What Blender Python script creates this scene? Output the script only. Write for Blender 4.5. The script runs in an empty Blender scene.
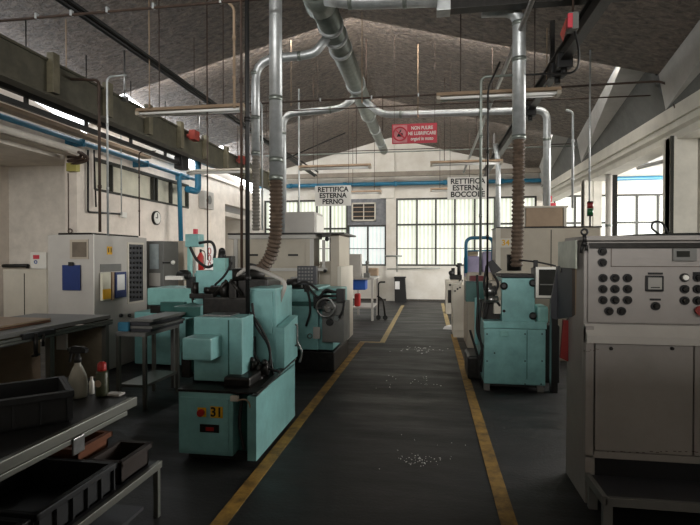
import bpy, bmesh, math, random
from mathutils import Vector, Matrix
random.seed(7)
SC = bpy.context.scene
COL = SC.collection

# ------------------------------------------------------------------ camera
F = 500.0
TH = math.atan(80/500); PH = math.atan(6.5*math.cos(TH)/500)
EYE = Vector((0, 0, 1.6))
cam = bpy.data.cameras.new('camera'); cam.sensor_width = 36; cam.lens = 36*F/700; cam.clip_start = .05; cam.clip_end = 200
co = bpy.data.objects.new('camera', cam); COL.objects.link(co)
co.location = EYE; co.rotation_euler = (math.pi/2-PH, 0, TH)
SC.camera = co
FW = Vector((-math.sin(TH)*math.cos(PH), math.cos(TH)*math.cos(PH), -math.sin(PH)))
RT = Vector((math.cos(TH), math.sin(TH), 0)); UP = RT.cross(FW)
def W(x, y, X=None, Y=None, Z=None):
    """world point seen at photo position x, y on the plane X=, Y= or Z="""
    d = FW + RT*((x-350)/F) + UP*((262.5-y)/F)
    t = (Y/d.y) if Y is not None else (X/d.x) if X is not None else (Z-1.6)/d.z
    return EYE + d*t

# ------------------------------------------------------------------ materials
def rgb(h):
    f = lambda c: (c/12.92 if c <= .04045 else ((c+.055)/1.055)**2.4)
    return tuple(f(int(h[i:i+2], 16)/255) for i in (0, 2, 4))+(1,)
MATS = {}
def mat(name, col, rough=.5, metal=0, dirt=.25, dirtcol=None, scale=3., bump=0., bscale=40., spec=.4, stretch=(1, 1, 1)):
    if name in MATS: return MATS[name]
    m = bpy.data.materials.new(name); m.use_nodes = True
    nt = m.node_tree; N = nt.nodes; L = nt.links
    b = N['Principled BSDF']; b.inputs['Roughness'].default_value = rough; b.inputs['Metallic'].default_value = metal
    b.inputs['Specular IOR Level'].default_value = spec
    c = rgb(col)
    g = N.new('ShaderNodeNewGeometry'); mp = N.new('ShaderNodeMapping'); L.new(g.outputs['Position'], mp.inputs[0])
    mp.inputs['Scale'].default_value = stretch
    n = N.new('ShaderNodeTexNoise'); n.inputs['Scale'].default_value = scale; n.inputs['Detail'].default_value = 6; n.inputs['Roughness'].default_value = .65
    L.new(mp.outputs[0], n.inputs[0])
    r = N.new('ShaderNodeValToRGB'); r.color_ramp.elements[0].position = .35; r.color_ramp.elements[1].position = .68
    dc = rgb(dirtcol) if dirtcol else tuple(v*(1-dirt*1.6) if v*(1-dirt*1.6) > 0 else 0 for v in c[:3])+(1,)
    r.color_ramp.elements[0].color = tuple(c[i]*(1-dirt)+dc[i]*dirt for i in range(3))+(1,) if dirtcol else dc
    r.color_ramp.elements[1].color = c
    L.new(n.outputs[0], r.inputs[0]); L.new(r.outputs[0], b.inputs['Base Color'])
    if bump:
        n2 = N.new('ShaderNodeTexNoise'); n2.inputs['Scale'].default_value = bscale; n2.inputs['Detail'].default_value = 5
        L.new(mp.outputs[0], n2.inputs[0])
        bp = N.new('ShaderNodeBump'); bp.inputs['Strength'].default_value = bump; bp.inputs['Distance'].default_value = .02
        L.new(n2.outputs[0], bp.inputs['Height']); L.new(bp.outputs[0], b.inputs['Normal'])
    MATS[name] = m; return m
def emis(name, col, s):
    if name in MATS: return MATS[name]
    m = bpy.data.materials.new(name); m.use_nodes = True
    nt = m.node_tree; b = nt.nodes['Principled BSDF']
    b.inputs['Base Color'].default_value = (.3, .3, .3, 1); b.inputs['Emission Color'].default_value = rgb(col); b.inputs['Emission Strength'].default_value = s
    MATS[name] = m; return m

plaster = mat('painted_plaster', 'dcd2c6', .8, dirt=.12, bump=.15, bscale=25)
plaster2 = mat('grey_plaster', 'd2cbc0', .8, dirt=.15, bump=.15, bscale=25)
farwall = mat('worn_far_wall', 'cbc8c0', .8, dirt=.5, dirtcol='a59c8c', scale=1.6, bump=.2, bscale=14)
concrete = mat('grey_concrete', 'bdbcb8', .75, dirt=.12, bump=.25, bscale=18)
concrete_dark = mat('weathered_concrete', '6a6b68', .8, dirt=.15, bump=.25, bscale=18)
beammat = mat('cream_concrete', 'd6d2c6', .7, dirt=.1, bump=.1, bscale=20)
teal = mat('teal_enamel', '7eb2b0', .38, dirt=.18, scale=5, spec=.5)
tealdk = mat('deep_teal_enamel', '2f5c56', .42, dirt=.2, scale=5)
teallt = mat('pale_teal_enamel', '7fb3ad', .4, dirt=.15, scale=6)
black = mat('black_rubber', '141413', .55, dirt=.2)
dark = mat('oily_dark_steel', '2b2926', .42, .5, dirt=.35, scale=22)
steel = mat('bright_steel', '9a9a98', .28, .9, dirt=.2, scale=14)
galv = mat('galvanised_sheet', 'c2c6c6', .42, .6, dirt=.18, scale=9)
galvd = mat('dull_galvanised_sheet', '8f968f', .42, .65, dirt=.18, scale=9)
alu = mat('anodised_aluminium', '74756e', .42, .7, dirt=.1)
olive = mat('olive_green_paint', '4f4c3e', .55, dirt=.25, scale=6)
rust = mat('red_oxide_paint', '8a2f22', .6, dirt=.3, scale=8)
beige = mat('beige_enamel', 'a59c8c', .45, dirt=.1, scale=2)
beigelt = mat('cream_enamel', 'c2bcae', .45, dirt=.1, scale=2)
greyen = mat('light_grey_enamel', 'aba7a0', .45, dirt=.08, scale=2)
console_m = mat('warm_grey_enamel', '8e8984', .5, dirt=.1, scale=3)
midgrey = mat('mid_grey_enamel', '6c6c68', .5, dirt=.12)
dkgrey = mat('dark_grey_plastic', '35363a', .5, dirt=.15)
bluep = mat('blue_pipe_paint', '1f6480', .4, dirt=.12)
bluebin = mat('blue_plastic', '1d4fa0', .45, dirt=.1)
navy = mat('navy_plastic', '1b2f63', .5, dirt=.1)
white = mat('white_plastic', 'dcdad2', .45, dirt=.06)
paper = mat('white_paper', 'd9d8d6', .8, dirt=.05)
lilac = mat('lilac_cloth', 'a59db8', .9, dirt=.15)
red = mat('red_plastic', 'a3241f', .45, dirt=.12)
signred = mat('sign_red', 'c23a48', .55, dirt=.05)
ragred = mat('red_cloth', '7d2a26', .9, dirt=.2)
yellow = mat('yellow_plastic', 'd9a514', .5, dirt=.1)
tan = mat('tan_paint', 'a08a72', .6, dirt=.15)
orange = mat('orange_cardboard', '9a5530', .8, dirt=.15)
brown = mat('brown_rusty_conduit', '4a3a30', .6, dirt=.3, scale=12)
cardboard = mat('brown_cardboard', '6e4f3c', .85, dirt=.15)
glass_m = mat('grey_window_glass', 'cfcbb8', .3, dirt=.12)
glassd = mat('dark_screen_glass', '20221f', .12, dirt=.1)
hosebrown = mat('ribbed_hose', '66574a', .55, dirt=.3, scale=14)
hosegrey = mat('grey_ribbed_hose', '77736b', .5, dirt=.25, scale=14)
crate_m = mat('dark_crate_plastic', '1e2022', .55, dirt=.15)
bottle_m = mat('translucent_bottle', 'a09e90', .35, dirt=.08)
tubem = emis('unlit_tube', 'd8d8d0', 0.0); MATS['unlit_tube'].node_tree.nodes['Principled BSDF'].inputs['Base Color'].default_value = (.75, .75, .72, 1)
MATS['unlit_tube'].node_tree.nodes['Principled BSDF'].inputs['Roughness'].default_value = .25
ledred = mat('red_lens', '6e1a1a', .3, dirt=.05); ledgreen = mat('green_lens', '14502b', .3, dirt=.05)

def roof_mat():
    m = bpy.data.materials.new('sprayed_brown_insulation'); m.use_nodes = True
    nt = m.node_tree; N = nt.nodes; L = nt.links; b = N['Principled BSDF']; b.inputs['Roughness'].default_value = .55
    b.inputs['Specular IOR Level'].default_value = .5
    g = N.new('ShaderNodeNewGeometry')
    mp = N.new('ShaderNodeMapping'); mp.inputs['Scale'].default_value = (1.2, 2.2, 1); L.new(g.outputs['Position'], mp.inputs[0])
    n = N.new('ShaderNodeTexNoise'); n.inputs['Scale'].default_value = 7; n.inputs['Detail'].default_value = 8; n.inputs['Roughness'].default_value = .62
    n.inputs['Distortion'].default_value = .6
    L.new(mp.outputs[0], n.inputs[0])
    r = N.new('ShaderNodeValToRGB'); r.color_ramp.elements[0].color = rgb('40362e'); r.color_ramp.elements[1].color = rgb('928274')
    r.color_ramp.elements[0].position = .3; r.color_ramp.elements[1].position = .7
    L.new(n.outputs[0], r.inputs[0]); L.new(r.outputs[0], b.inputs['Base Color'])
    bp = N.new('ShaderNodeBump'); bp.inputs['Strength'].default_value = .9; bp.inputs['Distance'].default_value = .2
    L.new(n.outputs[0], bp.inputs['Height']); L.new(bp.outputs[0], b.inputs['Normal'])
    return m
roofm = roof_mat()
def floor_mat():
    m = bpy.data.materials.new('worn_dark_floor'); m.use_nodes = True
    nt = m.node_tree; N = nt.nodes; L = nt.links; b = N['Principled BSDF']; b.inputs['Specular IOR Level'].default_value = .45
    g = N.new('ShaderNodeNewGeometry')
    mp = N.new('ShaderNodeMapping'); mp.inputs['Scale'].default_value = (.35, 1.6, 1); L.new(g.outputs['Position'], mp.inputs[0])
    n = N.new('ShaderNodeTexNoise'); n.inputs['Scale'].default_value = 2.2; n.inputs['Detail'].default_value = 9; n.inputs['Roughness'].default_value = .7
    L.new(mp.outputs[0], n.inputs[0])
    n2 = N.new('ShaderNodeTexNoise'); n2.inputs['Scale'].default_value = 40; n2.inputs['Detail'].default_value = 4; L.new(g.outputs['Position'], n2.inputs[0])
    r = N.new('ShaderNodeValToRGB'); r.color_ramp.elements[0].position = .3; r.color_ramp.elements[1].position = .75
    r.color_ramp.elements[0].color = rgb('111111'); r.color_ramp.elements[1].color = rgb('262524')
    L.new(n.outputs[0], r.inputs[0])
    L.new(r.outputs[0], b.inputs['Base Color'])
    r2 = N.new('ShaderNodeMapRange'); r2.inputs['To Min'].default_value = .38; r2.inputs['To Max'].default_value = .72
    r2.inputs['From Min'].default_value = .3; r2.inputs['From Max'].default_value = .7
    L.new(n.outputs[0], r2.inputs[0]); L.new(r2.outputs[0], b.inputs['Roughness'])
    bp = N.new('ShaderNodeBump'); bp.inputs['Strength'].default_value = .35; bp.inputs['Distance'].default_value = .006
    L.new(n2.outputs[0], bp.inputs['Height']); L.new(bp.outputs[0], b.inputs['Normal'])
    return m
floorm = floor_mat()
linem = mat('worn_yellow_floor_paint', 'b0893c', .6, dirt=.95, dirtcol='5a4520', scale=7)
linem2 = mat('faded_yellow_floor_paint', 'b7a06a', .6, dirt=.8, dirtcol='7b7058', scale=9)
def pane_mat(name, s, c1='f6f6e8', c2='9fae88', wscale=14):
    m = bpy.data.materials.new(name); m.use_nodes = True
    nt = m.node_tree; N = nt.nodes; L = nt.links; b = N['Principled BSDF']
    b.inputs['Base Color'].default_value = (.4, .4, .38, 1); b.inputs['Roughness'].default_value = .4
    g = N.new('ShaderNodeNewGeometry'); sep = N.new('ShaderNodeSeparateXYZ'); L.new(g.outputs['Position'], sep.inputs[0])
    cmb = N.new('ShaderNodeCombineXYZ'); L.new(sep.outputs[0], cmb.inputs[0])
    w = N.new('ShaderNodeTexWave'); w.inputs['Scale'].default_value = wscale/6.28*1.0; w.inputs['Distortion'].default_value = .5
    L.new(cmb.outputs[0], w.inputs[0])
    n = N.new('ShaderNodeTexNoise'); n.inputs['Scale'].default_value = 1.3; L.new(g.outputs['Position'], n.inputs[0])
    mx = N.new('ShaderNodeMix'); mx.data_type = 'RGBA'; mx.inputs[6].default_value = rgb(c1); mx.inputs[7].default_value = rgb(c2)
    mul = N.new('ShaderNodeMath'); mul.operation = 'MULTIPLY'; L.new(w.outputs['Fac'], mul.inputs[0]); L.new(n.outputs[0], mul.inputs[1])
    mu2 = N.new('ShaderNodeMath'); mu2.operation = 'MULTIPLY'; L.new(mul.outputs[0], mu2.inputs[0]); mu2.inputs[1].default_value = 1.5
    L.new(mu2.outputs[0], mx.inputs[0]); L.new(mx.outputs[2], b.inputs['Emission Color']); b.inputs['Emission Strength'].default_value = s*1.08
    return m
PANE = pane_mat('backlit_corrugated_pane', .72)
PANE_B = pane_mat('backlit_bluish_pane', .72, 'eef4ef', 'b9cdd0')
PANE_R = pane_mat('backlit_plain_pane', .85, 'f6f8ee', 'e6ecdc', 3)
STEPG = {k: emis('step_glazing_%d' % k, 'f6f2ec', v) for k, v in ((2, 2.), (3, 2.5), (4, 42.), (5, 42.))}
SKYL = [emis('skylight_glazing_%d' % k, 'eef2f6', v) for k, v in enumerate((.8, .8, .8, 4, 9, 12))]

# ------------------------------------------------------------------ mesh builder
class MB:
    def __init__(s): s.bm = bmesh.new()
    def box(s, x0, x1, y0, y1, z0, z1, bev=0.0, M=None):
        if x1 < x0: x0, x1 = x1, x0
        if y1 < y0: y0, y1 = y1, y0
        if z1 < z0: z0, z1 = z1, z0
        t = bmesh.new(); bmesh.ops.create_cube(t, size=1)
        for v in t.verts:
            v.co = Vector(((x0+x1)/2+v.co.x*(x1-x0), (y0+y1)/2+v.co.y*(y1-y0), (z0+z1)/2+v.co.z*(z1-z0)))
        if bev > 0:
            bev = min(bev, .45*min(x1-x0, y1-y0, z1-z0))
            bmesh.ops.bevel(t, geom=t.edges[:], offset=bev, segments=2, affect='EDGES', profile=.6)
        s._add(t, M); return s
    def _add(s, t, M=None):
        if M: bmesh.ops.transform(t, matrix=M, verts=t.verts)
        me = bpy.data.meshes.new('tmp'); t.to_mesh(me); t.free(); s.bm.from_mesh(me); bpy.data.meshes.remove(me)
    def pbox(s, x0, y0, x1, y1, Y, d, bev=.006):
        """box whose front face, at depth Y, spans the photo rectangle; d metres deep"""
        a = W(x0, y0, Y=Y); b = W(x1, y1, Y=Y)
        return s.box(a.x, b.x, Y, Y+d, b.z, a.z, bev)
    def poly(s, vs, fs):
        t = bmesh.new(); V = [t.verts.new(v) for v in vs]
        for f in fs: t.faces.new([V[i] for i in f])
        bmesh.ops.recalc_face_normals(t, faces=t.faces); s._add(t); return s
    def prism(s, pts, axis, a, b):
        n = len(pts); mk = {'x': lambda p, q: (q, p[0], p[1]), 'y': lambda p, q: (p[0], q, p[1]), 'z': lambda p, q: (p[0], p[1], q)}[axis]
        vs = [mk(p, a) for p in pts]+[mk(p, b) for p in pts]
        fs = [list(range(n)), list(range(2*n-1, n-1, -1))]+[[i, (i+1) % n, n+(i+1) % n, n+i] for i in range(n)]
        return s.poly(vs, fs)
    def cyl(s, p0, p1, r, r2=None, seg=16):
        return s.sweep([Vector(p0), Vector(p1)], [r, r if r2 is None else r2], seg)
    def sweep(s, pts, rs, seg=10, cap=True):
        pts = [Vector(p) for p in pts]; bm = s.bm
        n = len(pts); T = []
        for i in range(n):
            a = pts[max(i-1, 0)]; b = pts[min(i+1, n-1)]; d = (b-a)
            T.append(d.normalized() if d.length > 1e-9 else (T[-1] if T else Vector((0, 0, 1))))
        u = T[0].orthogonal().normalized(); rings = []
        for i in range(n):
            u = (u-T[i]*u.dot(T[i]))
            u = u.normalized() if u.length > 1e-6 else T[i].orthogonal().normalized()
            v = T[i].cross(u)
            rings.append([bm.verts.new(pts[i]+(u*math.cos(2*math.pi*k/seg)+v*math.sin(2*math.pi*k/seg))*rs[i]) for k in range(seg)])
        for i in range(n-1):
            for k in range(seg):
                f = bm.faces.new((rings[i][k], rings[i][(k+1) % seg], rings[i+1][(k+1) % seg], rings[i+1][k])); f.smooth = True
        if cap:
            bm.faces.new(rings[0][::-1]); bm.faces.new(rings[-1])
        return s
    def tube(s, pts, r, bend=.08, seg=8):
        p = fillet(pts, bend); return s.sweep(p, [r]*len(p), seg)
    def smoothtube(s, pts, r, seg=8, n=10):
        p = catmull(pts, n); return s.sweep(p, [r]*len(p), seg)
    def hose(s, pts, r, pitch=.03, seg=14):
        p = resample(catmull(pts, 16), pitch/2); rs = [r if i % 2 else r*.74 for i in range(len(p))]
        s.sweep(p, rs, seg)
        for f in s.bm.faces: f.smooth = False
        return s
    def ball(s, c, r, sc=(1, 1, 1), seg=12):
        t = bmesh.new(); bmesh.ops.create_uvsphere(t, u_segments=seg, v_segments=seg//2+2, radius=r)
        for f in t.faces: f.smooth = True
        s._add(t, Matrix.Translation(c) @ Matrix.Diagonal((*sc, 1))); return s
    def torus(s, c, R, r, axis='y', seg=20):
        pts = []
        for i in range(seg+1):
            a = 2*math.pi*i/seg; ca, sa = math.cos(a)*R, math.sin(a)*R
            pts.append(Vector(c)+Vector({'y': (ca, 0, sa), 'x': (0, ca, sa), 'z': (ca, sa, 0)}[axis]))
        return s.sweep(pts, [r]*len(pts), 6, cap=False)
    def lathe(s, c, prof, seg=16):
        pts = [Vector(c)+Vector((0, 0, z)) for r, z in prof]
        return s.sweep(pts, [max(r, .0005) for r, z in prof], seg)
    def build(s, name, m, parent=None):
        me = bpy.data.meshes.new(name)
        if parent is not None: off = OFF[parent]
        else:
            xs = [v.co for v in s.bm.verts]
            off = Vector(((min(v.x for v in xs)+max(v.x for v in xs))/2, (min(v.y for v in xs)+max(v.y for v in xs))/2, min(v.z for v in xs)))
        bmesh.ops.translate(s.bm, vec=-off, verts=s.bm.verts)
        s.bm.to_mesh(me); s.bm.free(); me.materials.append(m)
        o = bpy.data.objects.new(name, me); COL.objects.link(o)
        OFF[o] = off
        if parent is not None: o.parent = parent
        else: o.location = off
        return o
OFF = {}
def fillet(pts, r):
    pts = [Vector(p) for p in pts]; out = [pts[0]]
    for i in range(1, len(pts)-1):
        a, b, c = pts[i-1], pts[i], pts[i+1]
        d = min(r, (a-b).length*.45, (c-b).length*.45)
        p, q = b+(a-b).normalized()*d, b+(c-b).normalized()*d
        for k in range(6):
            t = k/5; out.append(p*(1-t)**2+b*2*t*(1-t)+q*t*t)
    out.append(pts[-1]); return out
def catmull(pts, n=10):
    P = [Vector(p) for p in pts]; P = [P[0]*2-P[1]]+P+[P[-1]*2-P[-2]]; out = []
    for i in range(1, len(P)-2):
        a, b, c, d = P[i-1:i+3]
        for k in range(n):
            t = k/n; out.append(.5*((2*b)+(c-a)*t+(2*a-5*b+4*c-d)*t*t+(3*b-a-3*c+d)*t**3))
    out.append(P[-2]); return out
def resample(p, step):
    out = [p[0]]; acc = 0
    for a, b in zip(p, p[1:]):
        L = (b-a).length
        if L < 1e-9: continue
        t = step-acc
        while t <= L: out.append(a+(b-a)*(t/L)); t += step
        acc = L-(t-step)
    return out

def tag(o, label, cat, group=None, kind=None):
    if kind: o['kind'] = kind
    if label: o['label'] = label
    if cat: o['category'] = cat
    if group: o['group'] = group
    return o
def thing(name, label, cat, loc, group=None, kind=None):
    o = bpy.data.objects.new(name, None); COL.objects.link(o); o.location = loc; o.empty_display_size = .1
    OFF[o] = Vector(loc); return tag(o, label, cat, group, kind)
def struct(o): o['kind'] = 'structure'; return o
def copy_tree(o, delta, label=None, parent=None):
    c = o.copy(); COL.objects.link(c); OFF[c] = OFF[o]+Vector(delta)
    if parent is None: c.location = o.location+Vector(delta)
    else: c.parent = parent
    if label: c['label'] = label
    for ch in list(o.children): copy_tree(ch, (0, 0, 0), None, c)
    return c
def text_mesh(name, s, size, loc, m, parent=None, ry=0, align='CENTER', depth=.002, axis='y', sx=1, bold=0.0):
    cu = bpy.data.curves.new('txt', 'FONT'); cu.body = s; cu.size = size; cu.align_x = align; cu.align_y = 'CENTER'; cu.extrude = depth; cu.offset = bold
    cu.space_line = .95
    t = bpy.data.objects.new('txt', cu); COL.objects.link(t)
    bpy.context.view_layer.update()
    me = bpy.data.meshes.new_from_object(t.evaluated_get(bpy.context.evaluated_depsgraph_get()))
    bpy.data.objects.remove(t); bpy.data.curves.remove(cu)
    R = Matrix.Rotation(math.pi/2, 4, 'X')
    if axis == 'x': R = Matrix.Rotation(math.pi/2, 4, 'Z') @ R      # faces +X
    M = Matrix.Translation(Vector(loc)) @ Matrix.Rotation(ry, 4, 'Y') @ R @ Matrix.Diagonal((sx, 1, 1, 1))
    me.transform(M)
    off = OFF[parent] if parent is not None else Vector(loc)
    me.transform(Matrix.Translation(-off)); me.materials.clear(); me.materials.append(m)
    o = bpy.data.objects.new(name, me); COL.objects.link(o); OFF[o] = off
    if parent is not None: o.parent = parent
    else: o.location = off
    return o
def RZ(x): return 5.82-.257*abs(x+1.41)
V = Vector

# ------------------------------------------------------------------ setting
RX = 3.75; LX = -6.57; FY = 17.9
struct(MB().box(-10, 11, -9, 18.2, -.2, 0).build('floor', floorm))
def line(n, pts, w, m):
    # painted stripe, a strip along the points
    mb = MB()
    for a, b in zip(pts, pts[1:]):
        a, b = V(a), V(b); d = (b-a).normalized(); s_ = V((-d.y, d.x, 0))*w/2
        a = a-d*w/2*.0; mb.poly([a-s_, b-s_, b+s_, a+s_, *(p+V((0, 0, .003)) for p in (a-s_, b-s_, b+s_, a+s_))], [(0, 1, 2, 3), (4, 5, 6, 7), (0, 1, 5, 4), (1, 2, 6, 5), (2, 3, 7, 6), (3, 0, 4, 7)])
    return struct(mb.build(n, m))
line('trim_1', [(-1.24, .6, .0005), (-1.24, 9.2, .0005)], .1, linem)
line('trim_2', [(-1.29, 9.22, .0012), (-.82, 9.22, .0012)], .09, linem2)
line('trim_3', [(-.87, 9.26, .0005), (-.87, 16.3, .0005)], .1, linem2)
line('trim_4', [(.47, .6, .0005), (.47, 10.4, .0005)], .1, linem)
line('trim_5', [(.42, 11.6, .0005), (.42, 17.2, .0005)], .1, linem2)

# far wall with window openings
mb = MB()
mb.box(-10, 11, FY, FY+.25, 0, 1.25)
mb.box(-10, 11, FY, FY+.25, 3.66, 6.2)
mb.box(-10, -6.1, FY, FY+.25, 1.25, 3.66)
mb.box(-1.55, -1.2, FY-.06, FY+.25, 0, 3.66)
mb.box(3.6, 4.15, FY, FY+.25, 1.25, 3.66); mb.box(9.2, 11, FY, FY+.25, 1.25, 3.66)
mb.box(-1.75, -1.25, FY-.12, FY, 3.66, 5.7)
struct(mb.build('wall_far', farwall))
struct(MB().box(-7, 3.7, FY-.03, FY, 0, .07).build('baseboard_far', mat('dark_skirting', '4a4640', .7)))
def window(n, x0, x1, zt, muls, pane, z0=1.25, z1=3.66, trans=2.72):
    w = thing(n, None, None, ((x0+x1)/2, FY, z0)); struct(w)
    mb = MB(); y0, y1 = FY+.02, FY+.09
    for x in muls: mb.box(x-.03, x+.03, y0, y1, z0, z1)
    for z in (z0+.03, z1-.03): mb.box(x0, x1, y0-.002, y1, z-.03, z+.03)
    if trans: mb.box(x0, x1, y0-.004, y1, trans-.03, trans+.03)
    mb.box(x0, x1, FY+.05, y1, 1.86, 1.885)
    mb.build('window_frame', mat('dark_window_steel', '2e2e28', .5), w)
    MB().box(x0, x1, FY+.1, FY+.12, z0, z1).build('window_pane', pane, w)
    return w
window('window_1', -6.1, -2.95, 3.66, [-6.07, -5.45, -4.8, -4.1, -3.6, -2.98], PANE, trans=2.6)
window('window_2', -2.95, -1.55, 3.66, [-2.92, -2.22, -1.58], PANE_B, z1=2.72, trans=None)
window('window_3', -1.2, 3.6, 3.66, [-1.17, -.46, .2, .86, 1.54, 2.22, 2.9, 3.57], PANE)
window('window_4', 4.15, 9.2, 3.66, [4.18, 4.85, 5.5, 6.15, 6.8, 7.45, 8.1, 8.75, 9.17], PANE_R)
struct(MB().box(-2.95, -1.55, FY-.01, FY+.12, 2.72, 3.66).build('wall_panel', mat('blue_grey_infill', '77797c', .6, dirt=.25, scale=7)))
# wall fan unit in the infill
f = thing('wall_fan', 'square wall ventilation fan with divided grille set in the grey infill panel above far windows', 'fan', (-2.28, FY-.02, 2.86))
a = W(352, 203, Y=FY); b = W(376, 221, Y=FY)
mb = MB(); mb.box(a.x, b.x, FY-.06, FY-.012, b.z, a.z); mb.build('backing', dark, f)
mb = MB()
for (x0, x1, z0, z1) in ((a.x, b.x, a.z-.05, a.z), (a.x, b.x, b.z, b.z+.05), (a.x, a.x+.05, b.z, a.z), (b.x-.05, b.x, b.z, a.z), ((a.x+b.x)/2-.015, (a.x+b.x)/2+.015, b.z, a.z)):
    mb.box(x0, x1, FY-.09, FY-.061, z0, z1)
mb.build('frame', beigelt, f)
mb = MB()
for k in range(1, 4):
    z = b.z+(a.z-b.z)*k/4; mb.box(a.x+.05, b.x-.05, FY-.085, FY-.062, z-.012, z+.012)
mb.build('louvre', tan, f)

# left wall, recess and clerestory
mb = MB()
mb.box(LX-.25, LX, 8.5, 9.0, 0, 3.5)
for (y0, y1, z0, z1) in ((9.0, 15.4, 0, 2.92), (9.0, 15.4, 3.56, 5.0), (12.9, 15.4, 2.92, 3.56)):
    mb.box(LX-.25, LX, y0, y1, z0, z1)
mb.box(LX-.25, LX, -9, 9.0, 3.5, 5.0)
mb.box(LX-.25, LX, 15.4, 17.9, 3.3, 5.0)
mb.box(-8.6, LX-.25, 15.2, 15.45, 0, 3.5)
mb.build('wall_left', plaster); struct(COL.objects['wall_left'])
w = thing('window_5', None, None, (LX, 10.9, 2.92)); struct(w)
mb = MB()
for y in (8.98, 9.55, 11.15, 11.3, 12.0, 12.88): mb.box(LX-.08, LX+.01, y, y+.04, 2.92, 3.56)
mb.box(LX-.08, LX+.012, 9, 12.9, 2.9, 2.95); mb.box(LX-.08, LX+.012, 9, 12.9, 3.5, 3.56)
mb.build('window_frame', MATS['dark_window_steel'], w)
MB().box(LX-.12, LX-.09, 9, 12.9, 2.92, 3.56).build('window_pane', glass_m, w)
struct(MB().box(-8.6, LX-.25, 9.0, 9.25, 0, 3.5).build('wall_recess_back', plaster2))
struct(MB().box(-8.7, -8.5, -9, 18, 0, 3.5).build('wall_recess_side', plaster))
struct(MB().box(-8.6, LX-.25, -9, 9.0, 3.42, 3.6).build('ceiling_recess', plaster2))
struct(MB().box(-8.6, LX-.25, 15.45, 17.9, 2.95, 3.1).build('ceiling_recess_far', plaster2))
# rear: far end of the hall, with an added unseen wall that shades the foreground
struct(MB().box(-10, 11, -9.2, -9, 0, 6.2).build('wall_rear', plaster2))
struct(MB().box(-8.5, 6.5, -1.3, -1.15, 0, 2.33).build('wall_shade_blocker', plaster2))
struct(MB().box(10.6, 10.8, -9, 18, 0, 6.2).build('wall_right', plaster))
struct(MB().box(4.3, 10.8, -9, 17.9, 4.55, 4.7).build('ceiling_right_nave', concrete))

# roof: folded slabs with splayed edges
SE = [-9.4, -4.85, -.3, 4.25, 8.8, 13.35, 17.9]
xr0, xr1 = 3.06, 3.63
T_ = .1
for i, (y0, y1) in enumerate(zip(SE, SE[1:])):
    xs = [(-2.82-xr1+.0, 0)]
    L0, L1, R0, R1 = -2.82-xr0, -2.82-xr1, xr0, xr1
    y1e = y1-.02
    UPZ = .24
    bot = [V((L0, y0, RZ(L0)+.16)), V((-1.41, y0, RZ(-1.41)+UPZ)), V((R0, y0, RZ(R0)+.16)), V((L1, y1e, RZ(L1))), V((-1.41, y1e, RZ(-1.41))), V((R1, y1e, RZ(R1)))]
    top = [p+V((0, 0, T_)) for p in bot]
    mb = MB(); mb.poly(bot+top, [(0, 1, 4, 3), (1, 2, 5, 4), (6, 7, 10, 9), (7, 8, 11, 10), (0, 1, 7, 6), (1, 2, 8, 7), (3, 4, 10, 9), (4, 5, 11, 10), (0, 3, 9, 6), (2, 5, 11, 8)])
    struct(mb.build('ceiling', roofm))
    if i >= 2:
        # step glazing behind the lower edge of the slab before
        yg = y0+.015
        A = [V((L0, yg, RZ(L0)+.06)), V((-1.41, yg, RZ(-1.41)+.06)), V((R0, yg, RZ(R0)+.06)), V((R0, yg, RZ(R0)+.16)), V((-1.41, yg, RZ(-1.41)+UPZ)), V((L0, yg, RZ(L0)+.16))]
        B = [p+V((0, .01, 0)) for p in A]
        struct(MB().poly(A+B, [(0, 1, 4, 5), (1, 2, 3, 4), (6, 7, 10, 11), (7, 8, 9, 10)]).build('skylight_step', STEPG[i]))
    for sgn in (1, -1):
        fx = (lambda x: x) if sgn == 1 else (lambda x: -2.82-x)
        e0, e1 = V((fx(xr0), y0, RZ(xr0))), V((fx(xr1), y1e, RZ(xr1)))
        o0, o1 = V((fx(xr0+.42), y0, RZ(xr0)-.02)), V((fx(xr1+.11), y1e, 3.95))
        g0 = V((fx(RX+.05), y0, 3.95)); up_ = V((0, 0, .12))
        q = [e0, e1, o1, o0]
        MBq = MB().poly(q+[p+up_ for p in q], [(0, 1, 2, 3), (4, 5, 6, 7), (0, 1, 5, 4), (1, 2, 6, 5), (2, 3, 7, 6), (3, 0, 4, 7)])
        if sgn == 1: struct(MBq.build('ceiling_edge_beam', concrete))
        else: struct(MBq.build('skylight_edge', SKYL[i]))
        t3 = [o0, o1, g0]; ou = V((.1*sgn, 0, .02))
        struct(MB().poly(t3+[p+ou for p in t3], [(0, 1, 2), (3, 4, 5), (0, 1, 4, 3), (1, 2, 5, 4), (2, 0, 3, 5)]).build('ceiling_gutter_slab', concrete_dark if sgn == 1 else plaster))
# thin dark joint between near slabs

# gutter beams (stepped section) along both sides
prof = [(RX, 3.72), (RX, 3.95), (RX+.5, 3.95), (RX+.5, 3.46), (RX+.12, 3.46), (RX+.12, 3.58), (RX+.05, 3.62), (RX+.05, 3.72)]
struct(MB().prism(prof, 'y', -9, 17.9).build('ceiling_gutter_beam', beammat))
struct(MB().box(RX+.3, RX+.6, -9, 17.9, 3.95, 4.7).build('wall_gutter_upstand', concrete))
struct(MB().box(LX-.2, LX+.04, -9, 17.9, 3.98, 4.3).build('ceiling_gutter_beam_left', plaster))
for y in (4.25, 8.8, 13.35):
    mb = MB()
    k_ = 1 if y < 10 else .5
    mb.box(RX+.05, RX+.05+.37*k_, y-.12, y+.2, 0, 3.5); mb.box(RX+.05+.41*k_, RX+.05+.8*k_, y-.12, y+.2, 0, 3.5); mb.box(RX+.05, RX+.05+.8*k_, y-.04, y+.12, 0, 3.5)
    struct(mb.build('wall_column', beammat))
struct(MB().box(RX+.01, RX+.05, 8.62, 8.66, 0, 3.5).build('trim_6', MATS['dark_window_steel']))

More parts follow.
